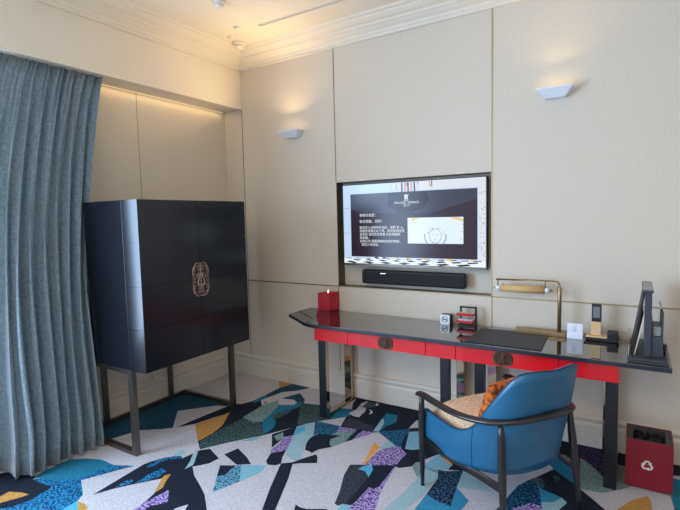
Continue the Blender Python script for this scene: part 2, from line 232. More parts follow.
lacq = mat('navy_lacquer', s(18,20,28), .26, noise=.18, nscale=5, coat=.15, stretch=(1,1,8))
lacq.node_tree.nodes['Principled BSDF'].inputs['Coat Roughness'].default_value = .14
gunm = mat('brushed_gunmetal', s(112,104,96), .34, metal=.9, noise=.12, nscale=12, stretch=(1,1,.15))
medal = mat('antique_copper', s(172,150,142), .45, metal=.5, noise=.15, nscale=120)
medalbg = mat('medallion_ground', s(72,52,46), .5, metal=.5)
blackg = mat('black_gloss', s(14,15,18), .045, coat=1, spec=.6)
deskedge = mat('slate_lacquer', s(30,37,48), .3, coat=.3)
redl = mat('red_lacquer', s(214,14,26), .3, coat=.3, noise=.05, nscale=8)
mirror = mat('bronze_mirror', s(196,176,150), .06, metal=1)
blk = mat('black_plastic', s(22,22,25), .45)
gry = mat('graphite_plastic', s(52,56,64), .42)
greymat = mat('dark_leather_pad', s(48,48,56), .55, bump=.2, bscale=300)
blueL = mat('blue_leather', s(16,90,126), .38, noise=.05, nscale=14, bump=.12, bscale=220, coat=.12)
pipeM = mat('navy_piping', s(14,34,62), .5)
woodB = mat('ebonised_wood', s(24,20,21), .32, noise=.2, nscale=9, coat=.3, stretch=(1,1,.3))
seatM = mat('oatmeal_weave', s(236,204,172), .9, col2=s(196,154,116), nscale=130, bump=.8, bscale=180)
orangeM = mat('orange_brocade', s(222,112,24), .7, col2=s(120,58,22), nscale=42, bump=.6, bscale=70)
curt = mat('blue_velvet', s(98,118,129), .62, col2=s(118,138,148), nscale=50, bump=.3, bscale=45)
curt.node_tree.nodes['Principled BSDF'].inputs['Sheen Weight'].default_value = .5
binR = mat('crimson_panel', s(134,16,40), .45)
whiteM = mat('white_plastic', s(225,228,232), .45)
paper = mat('white_card', s(232,234,244), .7)
inkM = mat('grey_ink', s(120,124,136), .8)
blackink = mat('black_ink', s(25,28,34), .8)
redplas = mat('red_tray', s(176,26,36), .35)
shadeM = mat('tan_lamp_shade', s(206,168,112), .55, noise=.03, nscale=60)
oak = mat('pale_oak', s(222,188,142), .5, noise=.1, nscale=14, stretch=(1,1,9))
candleM = mat('red_wax', s(180,14,44), .45)
flameM = mat('flame', (1,.86,.6), emit=1.6)
bagM = mat('bin_bag', s(28,29,32), .25, bump=1, bscale=25)
rimM = mat('bin_rim', s(62,62,64), .5)
glassM = bpy.data.materials.new('clear_glass'); glassM.use_nodes = True
_b = glassM.node_tree.nodes['Principled BSDF']; _b.inputs['Transmission Weight'].default_value = 1; _b.inputs['Roughness'].default_value = .02; _b.inputs['IOR'].default_value = 1.3
_b.inputs['Base Color'].default_value = (.93,.95,.97,1)
frost = mat('frosted_tube', s(225,230,236), .3)
lcd = mat('grey_lcd', s(120,124,126), .25)

# carpet colours: two tones per yarn, speckled
def yarn(name, a, b, sc=260, bal=.5, hard=.12):
    M = bpy.data.materials.new(name); M.use_nodes = True; nt = M.node_tree; p = nt.nodes['Principled BSDF']
    p.inputs['Roughness'].default_value = .95; p.inputs['Specular IOR Level'].default_value = .15
    tc = nt.nodes.new('ShaderNodeTexCoord'); n = nt.nodes.new('ShaderNodeTexNoise'); n.inputs['Scale'].default_value = sc; n.inputs['Detail'].default_value = 2
    r = nt.nodes.new('ShaderNodeValToRGB'); r.color_ramp.elements[0].position = bal-hard; r.color_ramp.elements[1].position = bal+hard
    r.color_ramp.elements[0].color = (*s(*a), 1); r.color_ramp.elements[1].color = (*s(*b), 1)
    n2 = nt.nodes.new('ShaderNodeTexNoise'); n2.inputs['Scale'].default_value = 330
    bp = nt.nodes.new('ShaderNodeBump'); bp.inputs['Strength'].default_value = .5; bp.inputs['Distance'].default_value = .003
    nt.links.new(tc.outputs['Object'], n.inputs[0]); nt.links.new(tc.outputs['Object'], n2.inputs[0])
    nt.links.new(n.outputs[0], r.inputs[0]); nt.links.new(r.outputs[0], p.inputs['Base Color'])
    nt.links.new(n2.outputs[0], bp.inputs['Height']); nt.links.new(bp.outputs[0], p.inputs['Normal'])
    return M
YARN = {
 'pale': yarn('yarn_pale', (176,173,178), (206,203,208), 160),
 'navy': yarn('yarn_navy', (22,28,40), (36,42,56), 120),
 'grey': yarn('yarn_charcoal', (34,38,46), (70,74,84), 110),
 'teal': yarn('yarn_teal', (28,104,134), (44,128,156), 120),
 'dteal': yarn('yarn_dark_teal', (26,58,78), (44,86,106), 90),
 'cyan': yarn('yarn_cyan', (70,156,190), (96,180,208), 150),
 'blue': yarn('yarn_blue', (36,124,164), (66,152,188), 150),
 'lblue': yarn('yarn_light_blue', (112,168,190), (140,188,204), 150),
 'lteal': yarn('yarn_pale_teal', (132,172,182), (166,194,198), 150),
 'bspeck': yarn('yarn_blue_speckle', (16,48,84), (42,134,180), 75, .5, .07),
 'lspeck': yarn('yarn_light_speckle', (40,66,84), (104,166,190), 75, .47, .07),
 'tspeck': yarn('yarn_teal_speckle', (18,56,84), (52,116,144), 75, .5, .07),
 'dspeck': yarn('yarn_dark_speckle', (18,26,38), (62,104,138), 75, .53, .07),
 'bdark': yarn('yarn_deep_blue_speckle', (20,36,62), (40,110,142), 75, .53, .07),
 'dgreen': yarn('yarn_dark_green_speckle', (30,56,64), (86,108,104), 80, .52, .08),
 'lgreen': yarn('yarn_sage_speckle', (92,124,126), (142,162,158), 80, .5, .08),
 'purple': yarn('yarn_purple_speckle', (84,52,124), (182,164,210), 75, .5, .06),
 'dpurple': yarn('yarn_dark_purple_speckle', (26,22,46), (90,72,110), 75, .54, .06),
 'ochre': yarn('yarn_ochre', (172,124,60), (202,156,88), 150),
 'orange': yarn('yarn_orange', (214,146,54), (232,170,84), 150),
}
# ---------------------------------------------------------------- mesh helpers
class G:
    """collects shapes into one mesh"""
    def __init__(self): self.v = []; self.f = []; self.m = []; self.sm = []
    def add(self, vs, fs, mi=0, smooth=False):
        o = len(self.v); self.v += [tuple(p) for p in vs]
        for f in fs: self.f.append([i+o for i in f]); self.m.append(mi); self.sm.append(smooth)
        return self
    def box(self, a, b, mi=0, rot=None, piv=None):
        x0,y0,z0 = a; x1,y1,z1 = b
        vs = [Vector(p) for p in ((x0,y0,z0),(x1,y0,z0),(x1,y1,z0),(x0,y1,z0),(x0,y0,z1),(x1,y0,z1),(x1,y1,z1),(x0,y1,z1))]
        if rot:
            pv = Vector(piv) if piv else (Vector(a)+Vector(b))/2
            vs = [rot @ (p-pv)+pv for p in vs]
        return self.add(vs, [(0,3,2,1),(4,5,6,7),(0,1,5,4),(1,2,6,5),(2,3,7,6),(3,0,4,7)], mi)
    def tube(self, pts, rad, n=12, mi=0, cap=True, flat=None):
        """sweep; rad number or list; flat=(ru,rv list scale) for an oval section"""
        pts = [Vector(p) for p in pts]; k = len(pts)
        rad = rad if isinstance(rad, (list,tuple)) else [rad]*k
        t0 = (pts[1]-pts[0]).normalized(); ref = Vector((0,0,1)) if abs(t0.z) < .9 else Vector((1,0,0))
        vs = []
        for i, p in enumerate(pts):
            t = ((pts[i+1] if i < k-1 else p)-(pts[i-1] if i else p)).normalized()
            u = t.cross(ref).normalized(); v = u.cross(t)
            fu, fv = flat[i] if isinstance(flat, list) else (flat or (1,1))
            for j in range(n):
                a = 2*math.pi*j/n; vs.append(p+u*math.cos(a)*rad[i]*fu+v*math.sin(a)*rad[i]*fv)
        fs = [(i*n+j, i*n+(j+1)%n, (i+1)*n+(j+1)%n, (i+1)*n+j) for i in range(k-1) for j in range(n)]
        o = len(self.v); self.add(vs, fs, mi, True)
        if cap: self.add([], [[q-0 for q in range(o+n-1, o-1, -1)], list(range(o+(k-1)*n, o+k*n))][0:0], mi)
        if cap:
            self.f += [list(range(o+n-1, o-1, -1)), list(range(o+(k-1)*n, o+k*n))]; self.m += [mi, mi]; self.sm += [False, False]
        return self
    def lathe(self, prof, c, n=24, mi=0):
        vs = [(c[0]+r*math.cos(2*math.pi*j/n), c[1]+r*math.sin(2*math.pi*j/n), c[2]+z) for r, z in prof for j in range(n)]
        k = len(prof)
        fs = [(i*n+j, i*n+(j+1)%n, (i+1)*n+(j+1)%n, (i+1)*n+j) for i in range(k-1) for j in range(n)]
        o = len(self.v); self.add(vs, fs, mi, True)
        self.f += [list(range(o+n-1, o-1, -1)), list(range(o+(k-1)*n, o+k*n))]; self.m += [mi, mi]; self.sm += [False, False]
        return self
    def prism(self, poly, fn, d0, d1, mi=0):
        """extrude 2-D polygon between depths; fn(u, v, d) -> point"""
        k = len(poly)
        vs = [fn(u, v, d0) for u, v in poly]+[fn(u, v, d1) for u, v in poly]
        return self.add(vs, [list(range(k))[::-1], list(range(k, 2*k))]+[(i, (i+1)%k, k+(i+1)%k, k+i) for i in range(k)], mi)
    def build(self, name, mats, parent=None, bevel=0, fixn=True, seg=2, subsurf=0):
        me = bpy.data.meshes.new(name); me.from_pydata(self.v, [], self.f)
        mats = mats if isinstance(mats, (list,tuple)) else [mats]
        for q in mats: me.materials.append(q)
        for p, mi, sm in zip(me.polygons, self.m, self.sm): p.material_index = mi; p.use_smooth = sm
        if fixn:
            bm = bmesh.new(); bm.from_mesh(me); bmesh.ops.recalc_face_normals(bm, faces=bm.faces); bm.to_mesh(me); bm.free()
        o = bpy.data.objects.new(name, me); COL.objects.link(o)
        if parent is not None:
            o.parent = parent; o.matrix_parent_inverse = Matrix.Identity(4)
            loc = parent_world(parent)
            for vv in me.vertices: vv.co -= loc
        if bevel:
            b = o.modifiers.new('bevel', 'BEVEL'); b.width = bevel; b.segments = seg; b.limit_method = 'ANGLE'; b.angle_limit = math.radians(35)
        if subsurf:
            q = o.modifiers.new('sub', 'SUBSURF'); q.levels = subsurf; q.render_levels = subsurf
        return o
def parent_world(p):
    v = Vector((0,0,0))
    while p is not None: v = v+p.location; p = p.parent
    return v
def thing(name, label, cat, loc, group=None):
    o = bpy.data.objects.new(name, None); COL.objects.link(o); o.location = loc; o.empty_display_size = .1
    o['label'] = label; o['category'] = cat
    if group: o['group'] = group
    return o
def tag(o, label, cat, group=None):
    o['label'] = label; o['category'] = cat
    if group: o['group'] = group
    return o
def struct(o): o['kind'] = 'structure'; return o
def lab(o, l): o['label'] = l; return o
RZ = lambda a: Matrix.Rotation(math.radians(a), 3, 'Z')
RX = lambda a: Matrix.Rotation(math.radians(a), 3, 'X')
RY = lambda a: Matrix.Rotation(math.radians(a), 3, 'Y')

# ---------------------------------------------------------------- setting
XL, XR, YB, ZC, ZS = -.24, 5.6, -6.0, 3.23, 2.724
g = G(); g.box((XL-.05, YB, -.1), (XR, .05, -.003), 0)
mnames = list(YARN); midx = {k: i for i, k in enumerate(mnames)}
for i, (k, P) in enumerate(CARPET):
    z = -.0028+i*1.8e-5
    g.add([(max(x, XL+.002), min(y, -.003), z) for x, y in P], [list(range(len(P)))], midx[k])
fl = g.build('floor', [YARN[k] for k in mnames], fixn=False)
for p in fl.data.polygons:
    if p.area and p.normal.z < 0 and p.center.z > -.01: p.flip()
struct(fl)
X1, X2, ZD, ZR = 1.108, 2.477, 1.0, 1.9345
g = G()      # front wall, with the recess for the screen
g.box((XL-.1, 0, 0), (X1, .2, ZC)); g.box((X2, 0, 0), (XR, .2, ZC)); g.box((X1, 0, 0), (X2, .2, ZD)); g.box((X1, 0, ZR), (X2, .2, ZC)); g.box((X1, .11, ZD), (X2, .2, ZR))
struct(g.build('wall_front', wallM))
g = G(); g.box((X1, .002, ZD), (X1+.004, .108, ZR)); g.box((X2-.004, .002, ZD), (X2, .108, ZR)); g.box((X1, .002, ZR-.004), (X2, .108, ZR)); g.box((X1+.004, .002, ZD), (X2-.004, .108, ZD+.004))
struct(g.build('trim_1', revealM))
g = G()      # thin metal seams between the fabric panels
t = .0025
for x, z0, z1 in ((X2, .22, 3.107), (5.0, .22, 3.107)): g.box((x-.005, -t, z0), (x+.005, .001, z1))
g.box((X1-.002, -t, ZD-.004), (X2, .001, ZD+.004)); g.box((X2, -t, ZD-.005), (XR, .001, ZD+.005))
struct(g.build('trim_2', seamG))
g = G()
for x, z0, z1 in ((.004, .22, ZS), (X1, ZR, 3.107), (X1, .22, ZD)): g.box((x-.003, -t, z0), (x+.003, .001, z1))
g.box((0, -t, ZD-.004), (X1, .001, ZD+.004))
struct(g.build('trim_3', seamM))
g = G()      # left wall: recessed panels, window opening, dropped soffit
g.box((XL-.15, -2.55, 0), (XL, .1, ZS)); g.box((XL-.15, YB, 0), (XL, -5.55, ZS)); g.box((XL-.15, -5.55, 0), (XL, -2.55, .45)); g.box((XL-.15, -5.55, 2.62), (XL, -2.55, ZS))
struct(g.build('wall_left', wallM))
g = G(); g.box((XL-.15, YB, ZS), (0, 0, ZC)); struct(g.build('wall_left_soffit', ceilM))
g = G()
for y in (-1.018,): g.box((XL-.001, y-.0035, .22), (XL+.002, y+.0035, ZS))
struct(g.build('trim_4', seamG))
g = G()
for y in (-5.55, -4.05, -2.61): g.box((XL-.1, y, .45), (XL-.04, y+.06, 2.62))
g.box((XL-.1, -5.55, .45), (XL-.04, -2.55, .51)); g.box((XL-.1, -5.55, 2.56), (XL-.04, -2.55, 2.62))
struct(g.build('window_1', woodW))
g = G(); g.box((XR, YB, 0), (XR+.15, .2, ZC)); struct(g.build('wall_right', wallM))
g = G(); g.box((XL-.15, YB-.0, 0), (1.2, YB+.001-.15, ZC)); g.box((4.0, YB-.15, 0), (XR, YB, ZC)); g.box((1.2, YB-.15, 0), (4.0, YB, .45)); g.box((1.2, YB-.15, 2.55), (4.0, YB, ZC))
struct(g.build('wall_back', wallM))
g = G(); g.box((XL-.15, YB, ZC), (XR, .2, ZC+.15)); struct(g.build('ceiling', ceilM))
# slot diffuser in the ceiling
g = G(); 
g.box((.70, -.500, ZC-.006), (5.0, -.492, ZC)); g.box((.70, -.478, ZC-.006), (5.0, -.470, ZC)); g.box((.70, -.5, ZC-.006), (.708, -.47, ZC)); g.box((.708, -.492, ZC-.002), (5.0, -.478, ZC), 1)
struct(g.build('trim_5', [woodW, mat('slot_shadow', s(150,142,130), .8)]))
# crown moulding and baseboards: one stepped profile swept along each wall
crown = [(0,3.095),(.018,3.095),(.018,3.118),(.03,3.124),(.036,3.14),(.06,3.15),(.085,3.165),(.10,3.168),(.105,3.182),(.14,3.19),(.17,3.205),(.175,3.214),(.205,3.218),(.215,ZC),(0,ZC)]
base = [(0,0),(.020,0),(.020,.085),(.017,.092),(.022,.098),(.022,.150),(.016,.160),(.012,.172),(.020,.182),(.024,.200),(.020,.214),(.006,.221),(0,.222)]
def sweep_x(name, prof, x0, x1, m):
    g = G(); g.prism([(a, b) for a, b in prof], lambda u, v, d: (d, -u, v), x0, x1); return struct(g.build(name, m))
def sweep_y(name, prof, xw, y0, y1, m):
    g = G(); g.prism([(a, b) for a, b in prof], lambda u, v, d: (xw+u, d, v), y0, y1); return struct(g.build(name, m))
sweep_x('trim_6', crown, 0, XR, ceilM); sweep_y('trim_7', crown, 0, YB, 0, ceilM)
sweep_x('baseboard_front', base, XL, XR, woodW); sweep_y('baseboard_left', base, XL, YB, 0, woodW)
# ---------------------------------------------------------------- ceiling fittings
def detector(x, y, r, label):
    t = thing('smoke_detector', label, 'smoke detector', (x, y, ZC))
    G().lathe([(r,0),(r,-.012),(r*.86,-.02),(r*.8,-.022)], (x,y,ZC), 28).build('base', ceilM, t)
    G().lathe([(r*.66,-.02),(r*.66,-.03),(r*.6,-.046),(r*.3,-.05)], (x,y,ZC), 28).build('sensor_head', ceilM, t)
detector(.283, -.296, .062, 'white round smoke detector on the ceiling close to the room corner')
detector(.748, -.975, .05, 'white round smoke detector cut off by the top edge of the photo')
for x, y, l in ((.33,-.44,'small white sprinkler cap beside the corner smoke detector'), (.517,-.56,'tiny white ceiling sprinkler cap at the end of the slot diffuser')):
    tag(G().lathe([(.032,0),(.032,-.004),(.018,-.008),(.012,-.02)], (x,y,ZC), 20).build('sprinkler_cap', ceilM), l, 'sprinkler')
# ---------------------------------------------------------------- wall sconces
def sconce(x, z, label, power):
    t = thing('wall_sconce', label, 'wall lamp', (x, 0, z), 'white uplight sconces on the fabric wall')
    # inverted tray: long top rim, short underside
    tw, bw, dp, h = .112, .062, .105, .075
    top = [(x-tw,0,z+.03),(x-tw,-dp,z+.03),(x+tw,-dp,z+.03),(x+tw,0,z+.03)]
    mid = [(x-tw,0,z+.02),(x-tw,-dp,z+.02),(x+tw,-dp,z+.02),(x+tw,0,z+.02)]
    bot = [(x-bw,0,z-.035),(x-bw,-.055,z-.035),(x+bw,-.055,z-.035),(x+bw,0,z-.035)]
    ti = [(x-tw+.008,-.008,z+.03),(x-tw+.008,-dp+.008,z+.03),(x+tw-.008,-dp+.008,z+.03),(x+tw-.008,-.008,z+.03)]
    bi = [(x-bw,-.01,z-.01),(x-bw,-.05,z-.01),(x+bw,-.05,z-.01),(x+bw,-.01,z-.01)]
    g = G(); g.add(top+mid+bot+ti+bi, [(0,1,5,4),(1,2,6,5),(2,3,7,6),(4,5,9,8),(5,6,10,9),(6,7,11,10),(8,9,10,11),(0,12,13,1),(1,13,14,2),(2,14,15,3),(3,15,12,0),(12,16,17,13),(13,17,18,14),(14,18,19,15),(15,19,16,12),(16,19,18,17)], 0)
    g.build('shade', whiteM, t, fixn=False)
    G().tube([(x-.06,-.035,z+.0),(x+.06,-.035,z+.0)], .008, 10).build('lamp_tube', mat('warm_tube', (1,.75,.42), emit=1.2), t)
    l = bpy.data.lights.new('sconce_light', 'AREA'); l.shape = 'RECTANGLE'; l.size = .14; l.size_y = .03; l.spread = math.radians(160); l.energy = power; l.color = WARM
    o = bpy.data.objects.new('sconce_light', l); COL.objects.link(o); o.parent = t; o.location = (0, -.085, .026)
    o.rotation_euler = Vector((0, -1, .75)).to_track_quat('-Z', 'Y').to_euler()
sconce(.655, 2.405, 'white wall sconce nearer the corner, above the cabinet side of the screen', 13)
sconce(2.905, 2.43, 'white wall sconce to the upper right of the screen', 5.5)
# warm light strip hidden at the top of the recessed side wall
_t = thing('light_strip', 'thin warm light strip along the top of the recessed wall above the cabinet', 'light strip', (-.222,-.8,2.71))
G().box((-.238,-1.42,2.719),(-.232,-.03,2.7235)).build('diffuser', mat('strip_diffuser', (1,.78,.45), emit=.45), _t)
_l = bpy.data.lights.new('strip_light', 'AREA'); _l.shape = 'RECTANGLE'; _l.size = .02; _l.size_y = 1.36; _l.energy = .75; _l.color = (1, .70, .34)
_o = bpy.data.objects.new('strip_light', _l); COL.objects.link(_o); _o.parent = _t; _o.location = (.022, .07, .004)
# ---------------------------------------------------------------- curtain
def curtain():
    g = G(); NZ = 26; per = 18; NP = 10
    nu = NP*per+1; vs = []
    rnd = random.Random(3); ph = [rnd.uniform(-.4,.4) for _ in range(NP+2)]; am = [rnd.uniform(.75,1.2) for _ in range(NP+2)]
    for iz in range(NZ+1):
        f = iz/NZ; z = 2.722-f*(2.722-.012)
        for iu in range(nu):
            q = iu/per; k = int(q); w_ = ph[k]*(1-(q-k))+ph[k+1]*(q-k); a_ = am[k]*(1-(q-k))+am[k+1]*(q-k)
            # spacing widens towards the floor
            yt = -1.425-.074*q; yb = -1.712-.079*q
            fy = f**.8
            y = yt*(1-fy)+yb*fy-.075*math.sin(math.pi*min(1, f*1.1))
            ang = 2*math.pi*(q+w_*.5)
            amp = (.022+.030*min(1, f*1.6))*a_
            c = 2*abs(math.cos(ang/2+math.pi/2*0))**.75-1
            if q > 6.9: amp *= .35
            mx = max(0, 1-f/.16); sh = c*(1-.5*mx)+.55*mx*math.sin(ang*1.7+k*1.3)
            xc = -.075+(.165-.20*max(0, min(1, (q-6.6)/.7)))*f**1.3
            if y > -1.71 and f > .3: xc -= min(1, (y+1.71)/.05)*.05*min(1, (f-.3)/.2)
            x = xc+amp*sh+.006*math.sin(ang*3.1+f*5)*(1-f)
            y += .020*math.sin(ang)*min(1, .3+f)+.008*math.sin(q*5+f*9)
            x = min(x, .15 if f > .02 else -.006); x = max(x, XL+.03)
            if z > 2.70: x = min(x, -.006)
            if z < .66: y = min(y, -1.699)
            if z < 1.82 and x > .02: y = min(y, -1.712)
            vs.append((x, y, z))
    fs = [(iz*nu+i, iz*nu+i+1, (iz+1)*nu+i+1, (iz+1)*nu+i) for iz in range(NZ) for i in range(nu-1)]
    g.add(vs, fs, 0, True)
    o = g.build('curtain', curt, fixn=False)
    md = o.modifiers.new('thick', 'SOLIDIFY'); md.thickness = .003
    tag(o, 'floor-length blue-grey velvet curtain hanging in pleats beside the dark cabinet', 'curtain')
curtain()
# ---------------------------------------------------------------- cabinet
def cabinet():
    x0,x1,y0,y1,z0,z1 = .04,.645,-1.70,-.678,.615,1.772
    t = thing('bar_cabinet', 'tall navy lacquered cabinet with copper medallion on an open metal base', 'cabinet', (.3,-1.2,0))
    xd = .50
    g = G(); g.box((x0, y0+.001, z0), (xd-.004, y1-.001, z1)); b = g.build('body', lacq, t, bevel=.004)
    ym = (y0+y1)/2
    zs = [z0, z0+.29, z0+.58, z0+.87, z1]
    doors = []
    for ya, yb in ((y0, ym-.002), (ym+.002, y1)):
        g = G()
        near = ya == y0; PL = []; K = 8      # outer side of each door bows gently inwards to the front
        for k in range(K+1):
            f_ = k/K; bow = .015*f_**1.6; PL.append((xd+(x1-xd)*f_, (ya+bow) if near else (yb-bow)))
        PL += [(x1, yb), (xd, yb)] if near else [(x1, ya), (xd, ya)]
        ci = [(min(max(px, xd+.006), x1-.006), py+(.006 if py < (ya+yb)/2 else -.006)) for px, py in PL]
        for i in range(4):      # boards with shallow grooves between
            g.prism(PL, lambda u, v, d: (u, v, d), zs[i]+(.0025 if i else 0), zs[i+1]-(.0025 if i < 3 else 0))
        g.prism(ci, lambda u, v, d: (u, v, d), z0+.002, z1-.002)
        dr = g.build('door', lacq, t)
        for p in dr.data.polygons: p.use_smooth = True
        dr.data.set_sharp_from_angle(angle=math.radians(25))
        doors.append(dr)
    # medallion: a half on each door, octagonal frame with open scrollwork
    zc, yc, hw, hh = 1.19, ym, .075, .122
    for d, sgn in ((doors[0], -1), (doors[1], 1)):
        g = G(); c = .035
        P = [(.002,-hh),(hw-c,-hh),(hw-.01,-hh+c*.9),(hw,-hh+c+.02),(hw,hh-c-.02),(hw-.01,hh-c*.9),(hw-c,hh),(.002,hh)]
        fn = lambda u, v, dd: (x1+dd, yc+sgn*u, zc+v)
        g.prism(P, fn, 0, .004, 1)
        ring = [fn(u, v, .006) for u, v in P]
        g.tube(ring+[ring[0]], .0045, 6)
        rr = random.Random(5)
        for k in range(16):
            u = .018+.040*(k % 2)+rr.uniform(-.004,.004); v = -hh+.026+.0275*(k//2)+rr.uniform(-.004,.004)
            if abs(v) < .03 and k % 2 == 0: continue
            r_ = rr.uniform(.009,.013)
            g.tube([fn(u+r_*(1-j*.05)*math.cos(j*.75), v+r_*(1-j*.05)*math.sin(j*.75), .006) for j in range(10)], .0022, 5)
        # entwined knots either side of the meeting line
        g.tube([fn(.006+.028*math.sin(j*math.pi/7), .02-.075*j/7*1.2+.02*math.cos(j), .009) for j in range(8)], .005, 6)
        g.tube([fn(.02+.02*math.cos(a), .02+.018*math.sin(a), .009) for a in [j*math.pi/6 for j in range(8)]], .0045, 6)
        lab(g.build('medallion', [medal, medalbg], d), 'openwork copper half medallion')
    # base: square tube frame
    def bar(a, b, n='leg'):
        G().box(a, b).build(n, gunm, t, bevel=.002)
    s_ = .04
    bar((.442,-1.69,0),(.482,-1.65,.615)); bar((.412,-.725,0),(.452,-.685,.615))
    bar((-.215,-1.50,0),(-.185,-1.46,.615)); bar((-.215,-.875,0),(-.185,-.835,.615))
    bar((-.215,-1.69,0),(.442,-1.65,.03),'floor_rail'); bar((-.215,-.715,0),(.412,-.685,.03),'floor_rail'); bar((-.215,-1.65,0),(-.19,-.715,.03),'floor_rail')
    bar((.0,-1.69,.58),(.442,-1.66,.615),'top_rail'); bar((-.215,-1.65,.58),(-.19,-.72,.615),'top_rail'); bar((-.215,-.72,.58),(.412,-.69,.615),'top_rail'); bar((-.215,-1.69,.58),(.0,-1.66,.615),'top_rail')
cabinet()
# ---------------------------------------------------------------- television
TVX0, TVX1, TVZ0, TVZ1, TVY = 1.163, 2.437, 1.196, 1.908, .014
def tv():
    t = thing('television', 'large flat television showing a dark welcome page, set in the wall recess', 'television', (1.8, .1, 1.2))
    g = G(); g.box((TVX0, TVY+.002, TVZ0), (TVX1, TVY+.04, TVZ1)); g.box((TVX0+.25, TVY+.04, TVZ0+.15), (TVX1-.25, .11, TVZ1-.15))
    g.build('housing', blk, t, bevel=.003)
    g = G(); b = .007
    g.box((TVX0, TVY-.004, TVZ0), (TVX1, TVY+.002, TVZ0+.016), 1)
    g.box((TVX0, TVY-.004, TVZ1-b), (TVX1, TVY+.002, TVZ1)); g.box((TVX0, TVY-.004, TVZ0+.016), (TVX0+b, TVY+.002, TVZ1-b)); g.box((TVX1-b, TVY-.004, TVZ0+.016), (TVX1, TVY+.002, TVZ1-b))
    g.build('bezel', [blk, gunm], t)
    cols = {}
    def em(name, c, st=1.0, gl=True):
        if name in cols: return cols[name]
        M = mat('screen_'+name, (0,0,0), .2, spec=.3)
        p = M.node_tree.nodes['Principled BSDF']; p.inputs['Emission Color'].default_value = (*s(*c), 1); p.inputs['Emission Strength'].default_value = st
        cols[name] = M; return M
    cw = ['back','panel','panel2','cream','ochre','tan','white','black','ink','halo','gold','brown','pale2']
    C = {'back':(196,218,244),'panel':(44,28,44),'panel2':(58,60,78),'cream':(226,240,250),'ochre':(238,196,110),'tan':(206,150,116),'white':(236,246,250),'black':(26,32,40),'ink':(150,158,172),'halo':(30,16,28),'gold':(120,98,50),'brown':(96,40,40),'pale2':(222,226,236)}
    ms = [em(k, C[k]) for k in cw]; ix = {k: i for i, k in enumerate(cw)}
    g = G(); lay = [0]
    def quad(P, k):
        lay[0] += 1; y = TVY-.0001-.00003*lay[0]
        g.add([(x, y, z) for x, z in P], [list(range(len(P)))], ix[k])
    def rect(x0, z0, x1, z1, k): quad([(x0,z0),(x1,z0),(x1,z1),(x0,z1)], k)
    sx0, sx1, sz0, sz1 = TVX0+.007, TVX1-.007, TVZ0+.016, TVZ1-.007
    rect(sx0, sz0, sx1, sz1, 'back')
    rect(1.9, 1.83, sx1, sz1, 'pale2'); rect(2.372, sz0, sx1, 1.87, 'pale2')
    rnd = random.Random(8)
    for i in range(26):      # swags of a chandelier on the background picture
        x = 1.60+.42*rnd.random(); hgt = rnd.uniform(.02,.07)
        rect(x, 1.90-hgt, x+rnd.uniform(.003,.010), 1.897, rnd.choice(['tan','ochre','cream','brown','pale2']))
    for i in range(5): rect(1.735+i*.028, 1.82, 1.748+i*.028, 1.897, 'tan' if i % 2 else 'brown')
    for i in range(40):
        x = rnd.uniform(2.375, 2.415); z = rnd.uniform(1.3, 1.8); rect(x, z, x+.012, z+.004, 'ink')
    for i in range(3): rect(sx0, 1.70-.22*i, 1.235, 1.704-.22*i, 'ink')
    # chequered marble floor at the bottom of the picture
    rect(sx0, sz0, sx1, 1.262, 'white')
    zt = 1.268
    for r_ in range(3):
        hh_ = (.013, .019, .024)[r_]; zb = zt-hh_; ww = (.085, .115, .15)[r_]
        for c_ in range(15):
            x = sx0+.01+c_*ww*1.12+(r_ % 2)*ww*.56; sk = (x-1.8)*.05
            if x+ww > sx1: continue
            quad([(x+.01,(zt+zb)/2+.002),(x+ww*.40-sk,zb+.002),(x+ww*.86,(zt+zb)/2-.001),(x+ww*.55+sk,zt-.001)], 'black')
        zt = zb+.001
    rect(sx0, sz0, sx1, sz0+.004, 'black')
    for i in range(14):
        x = rnd.uniform(1.26, 2.33); rect(x, 1.262, x+.03, 1.275, rnd.choice(['gold','cream','ochre','black']))
    # dark page
    rect(1.247, 1.276, 2.366, 1.822, 'panel')
    quad([(1.247,1.822),(1.247,1.69),(1.40,1.655),(2.0,1.64),(2.16,1.69),(2.366,1.74),(2.366,1.822)], 'panel2')
    for i in range(70):     # dark ornamental halo behind the crest
        a = rnd.uniform(math.pi, 2*math.pi); rr_ = rnd.uniform(.85, 1.02)
        x = 1.785+.185*rr_*math.cos(a); z = 1.77+.125*rr_*math.sin(a); rect(x-.006, z-.005, x+.008, z+.005, 'halo')
    quad([(1.785+.172*math.cos(a), min(1.818, 1.77+.112*math.sin(a))) for a in [math.pi+.0+j*math.pi/14 for j in range(15)]]+[(1.957,1.818),(1.613,1.818)], 'halo')
    # picture inset with the head relief
    rect(1.792, 1.395, 2.258, 1.606, 'cream')
    quad([(1.84,1.604),(1.90,1.604),(1.81,1.572)], 'ochre'); quad([(2.14,1.604),(2.21,1.604),(2.256,1.588),(2.256,1.57)], 'ochre')
    for sx_ in (1.80, 2.235):
        for i in range(5): rect(sx_+.004*i, 1.43+.028*i, sx_+.012+.003*i, 1.437+.028*i, ['tan','ochre'][i % 2])
    cx, cz = 2.030, 1.452
    def ringp(rx, rz, a0, a1, th, k, n=16):
        for j in range(n):
            a = a0+(a1-a0)*j/n; b_ = a0+(a1-a0)*(j+1)/n
            quad([(cx+rx*math.cos(a), cz+rz*math.sin(a)),(cx+rx*math.cos(b_), cz+rz*math.sin(b_)),(cx+(rx+th)*math.cos(b_), cz+(rz+th)*math.sin(b_)),(cx+(rx+th)*math.cos(a), cz+(rz+th)*math.sin(a))], k)
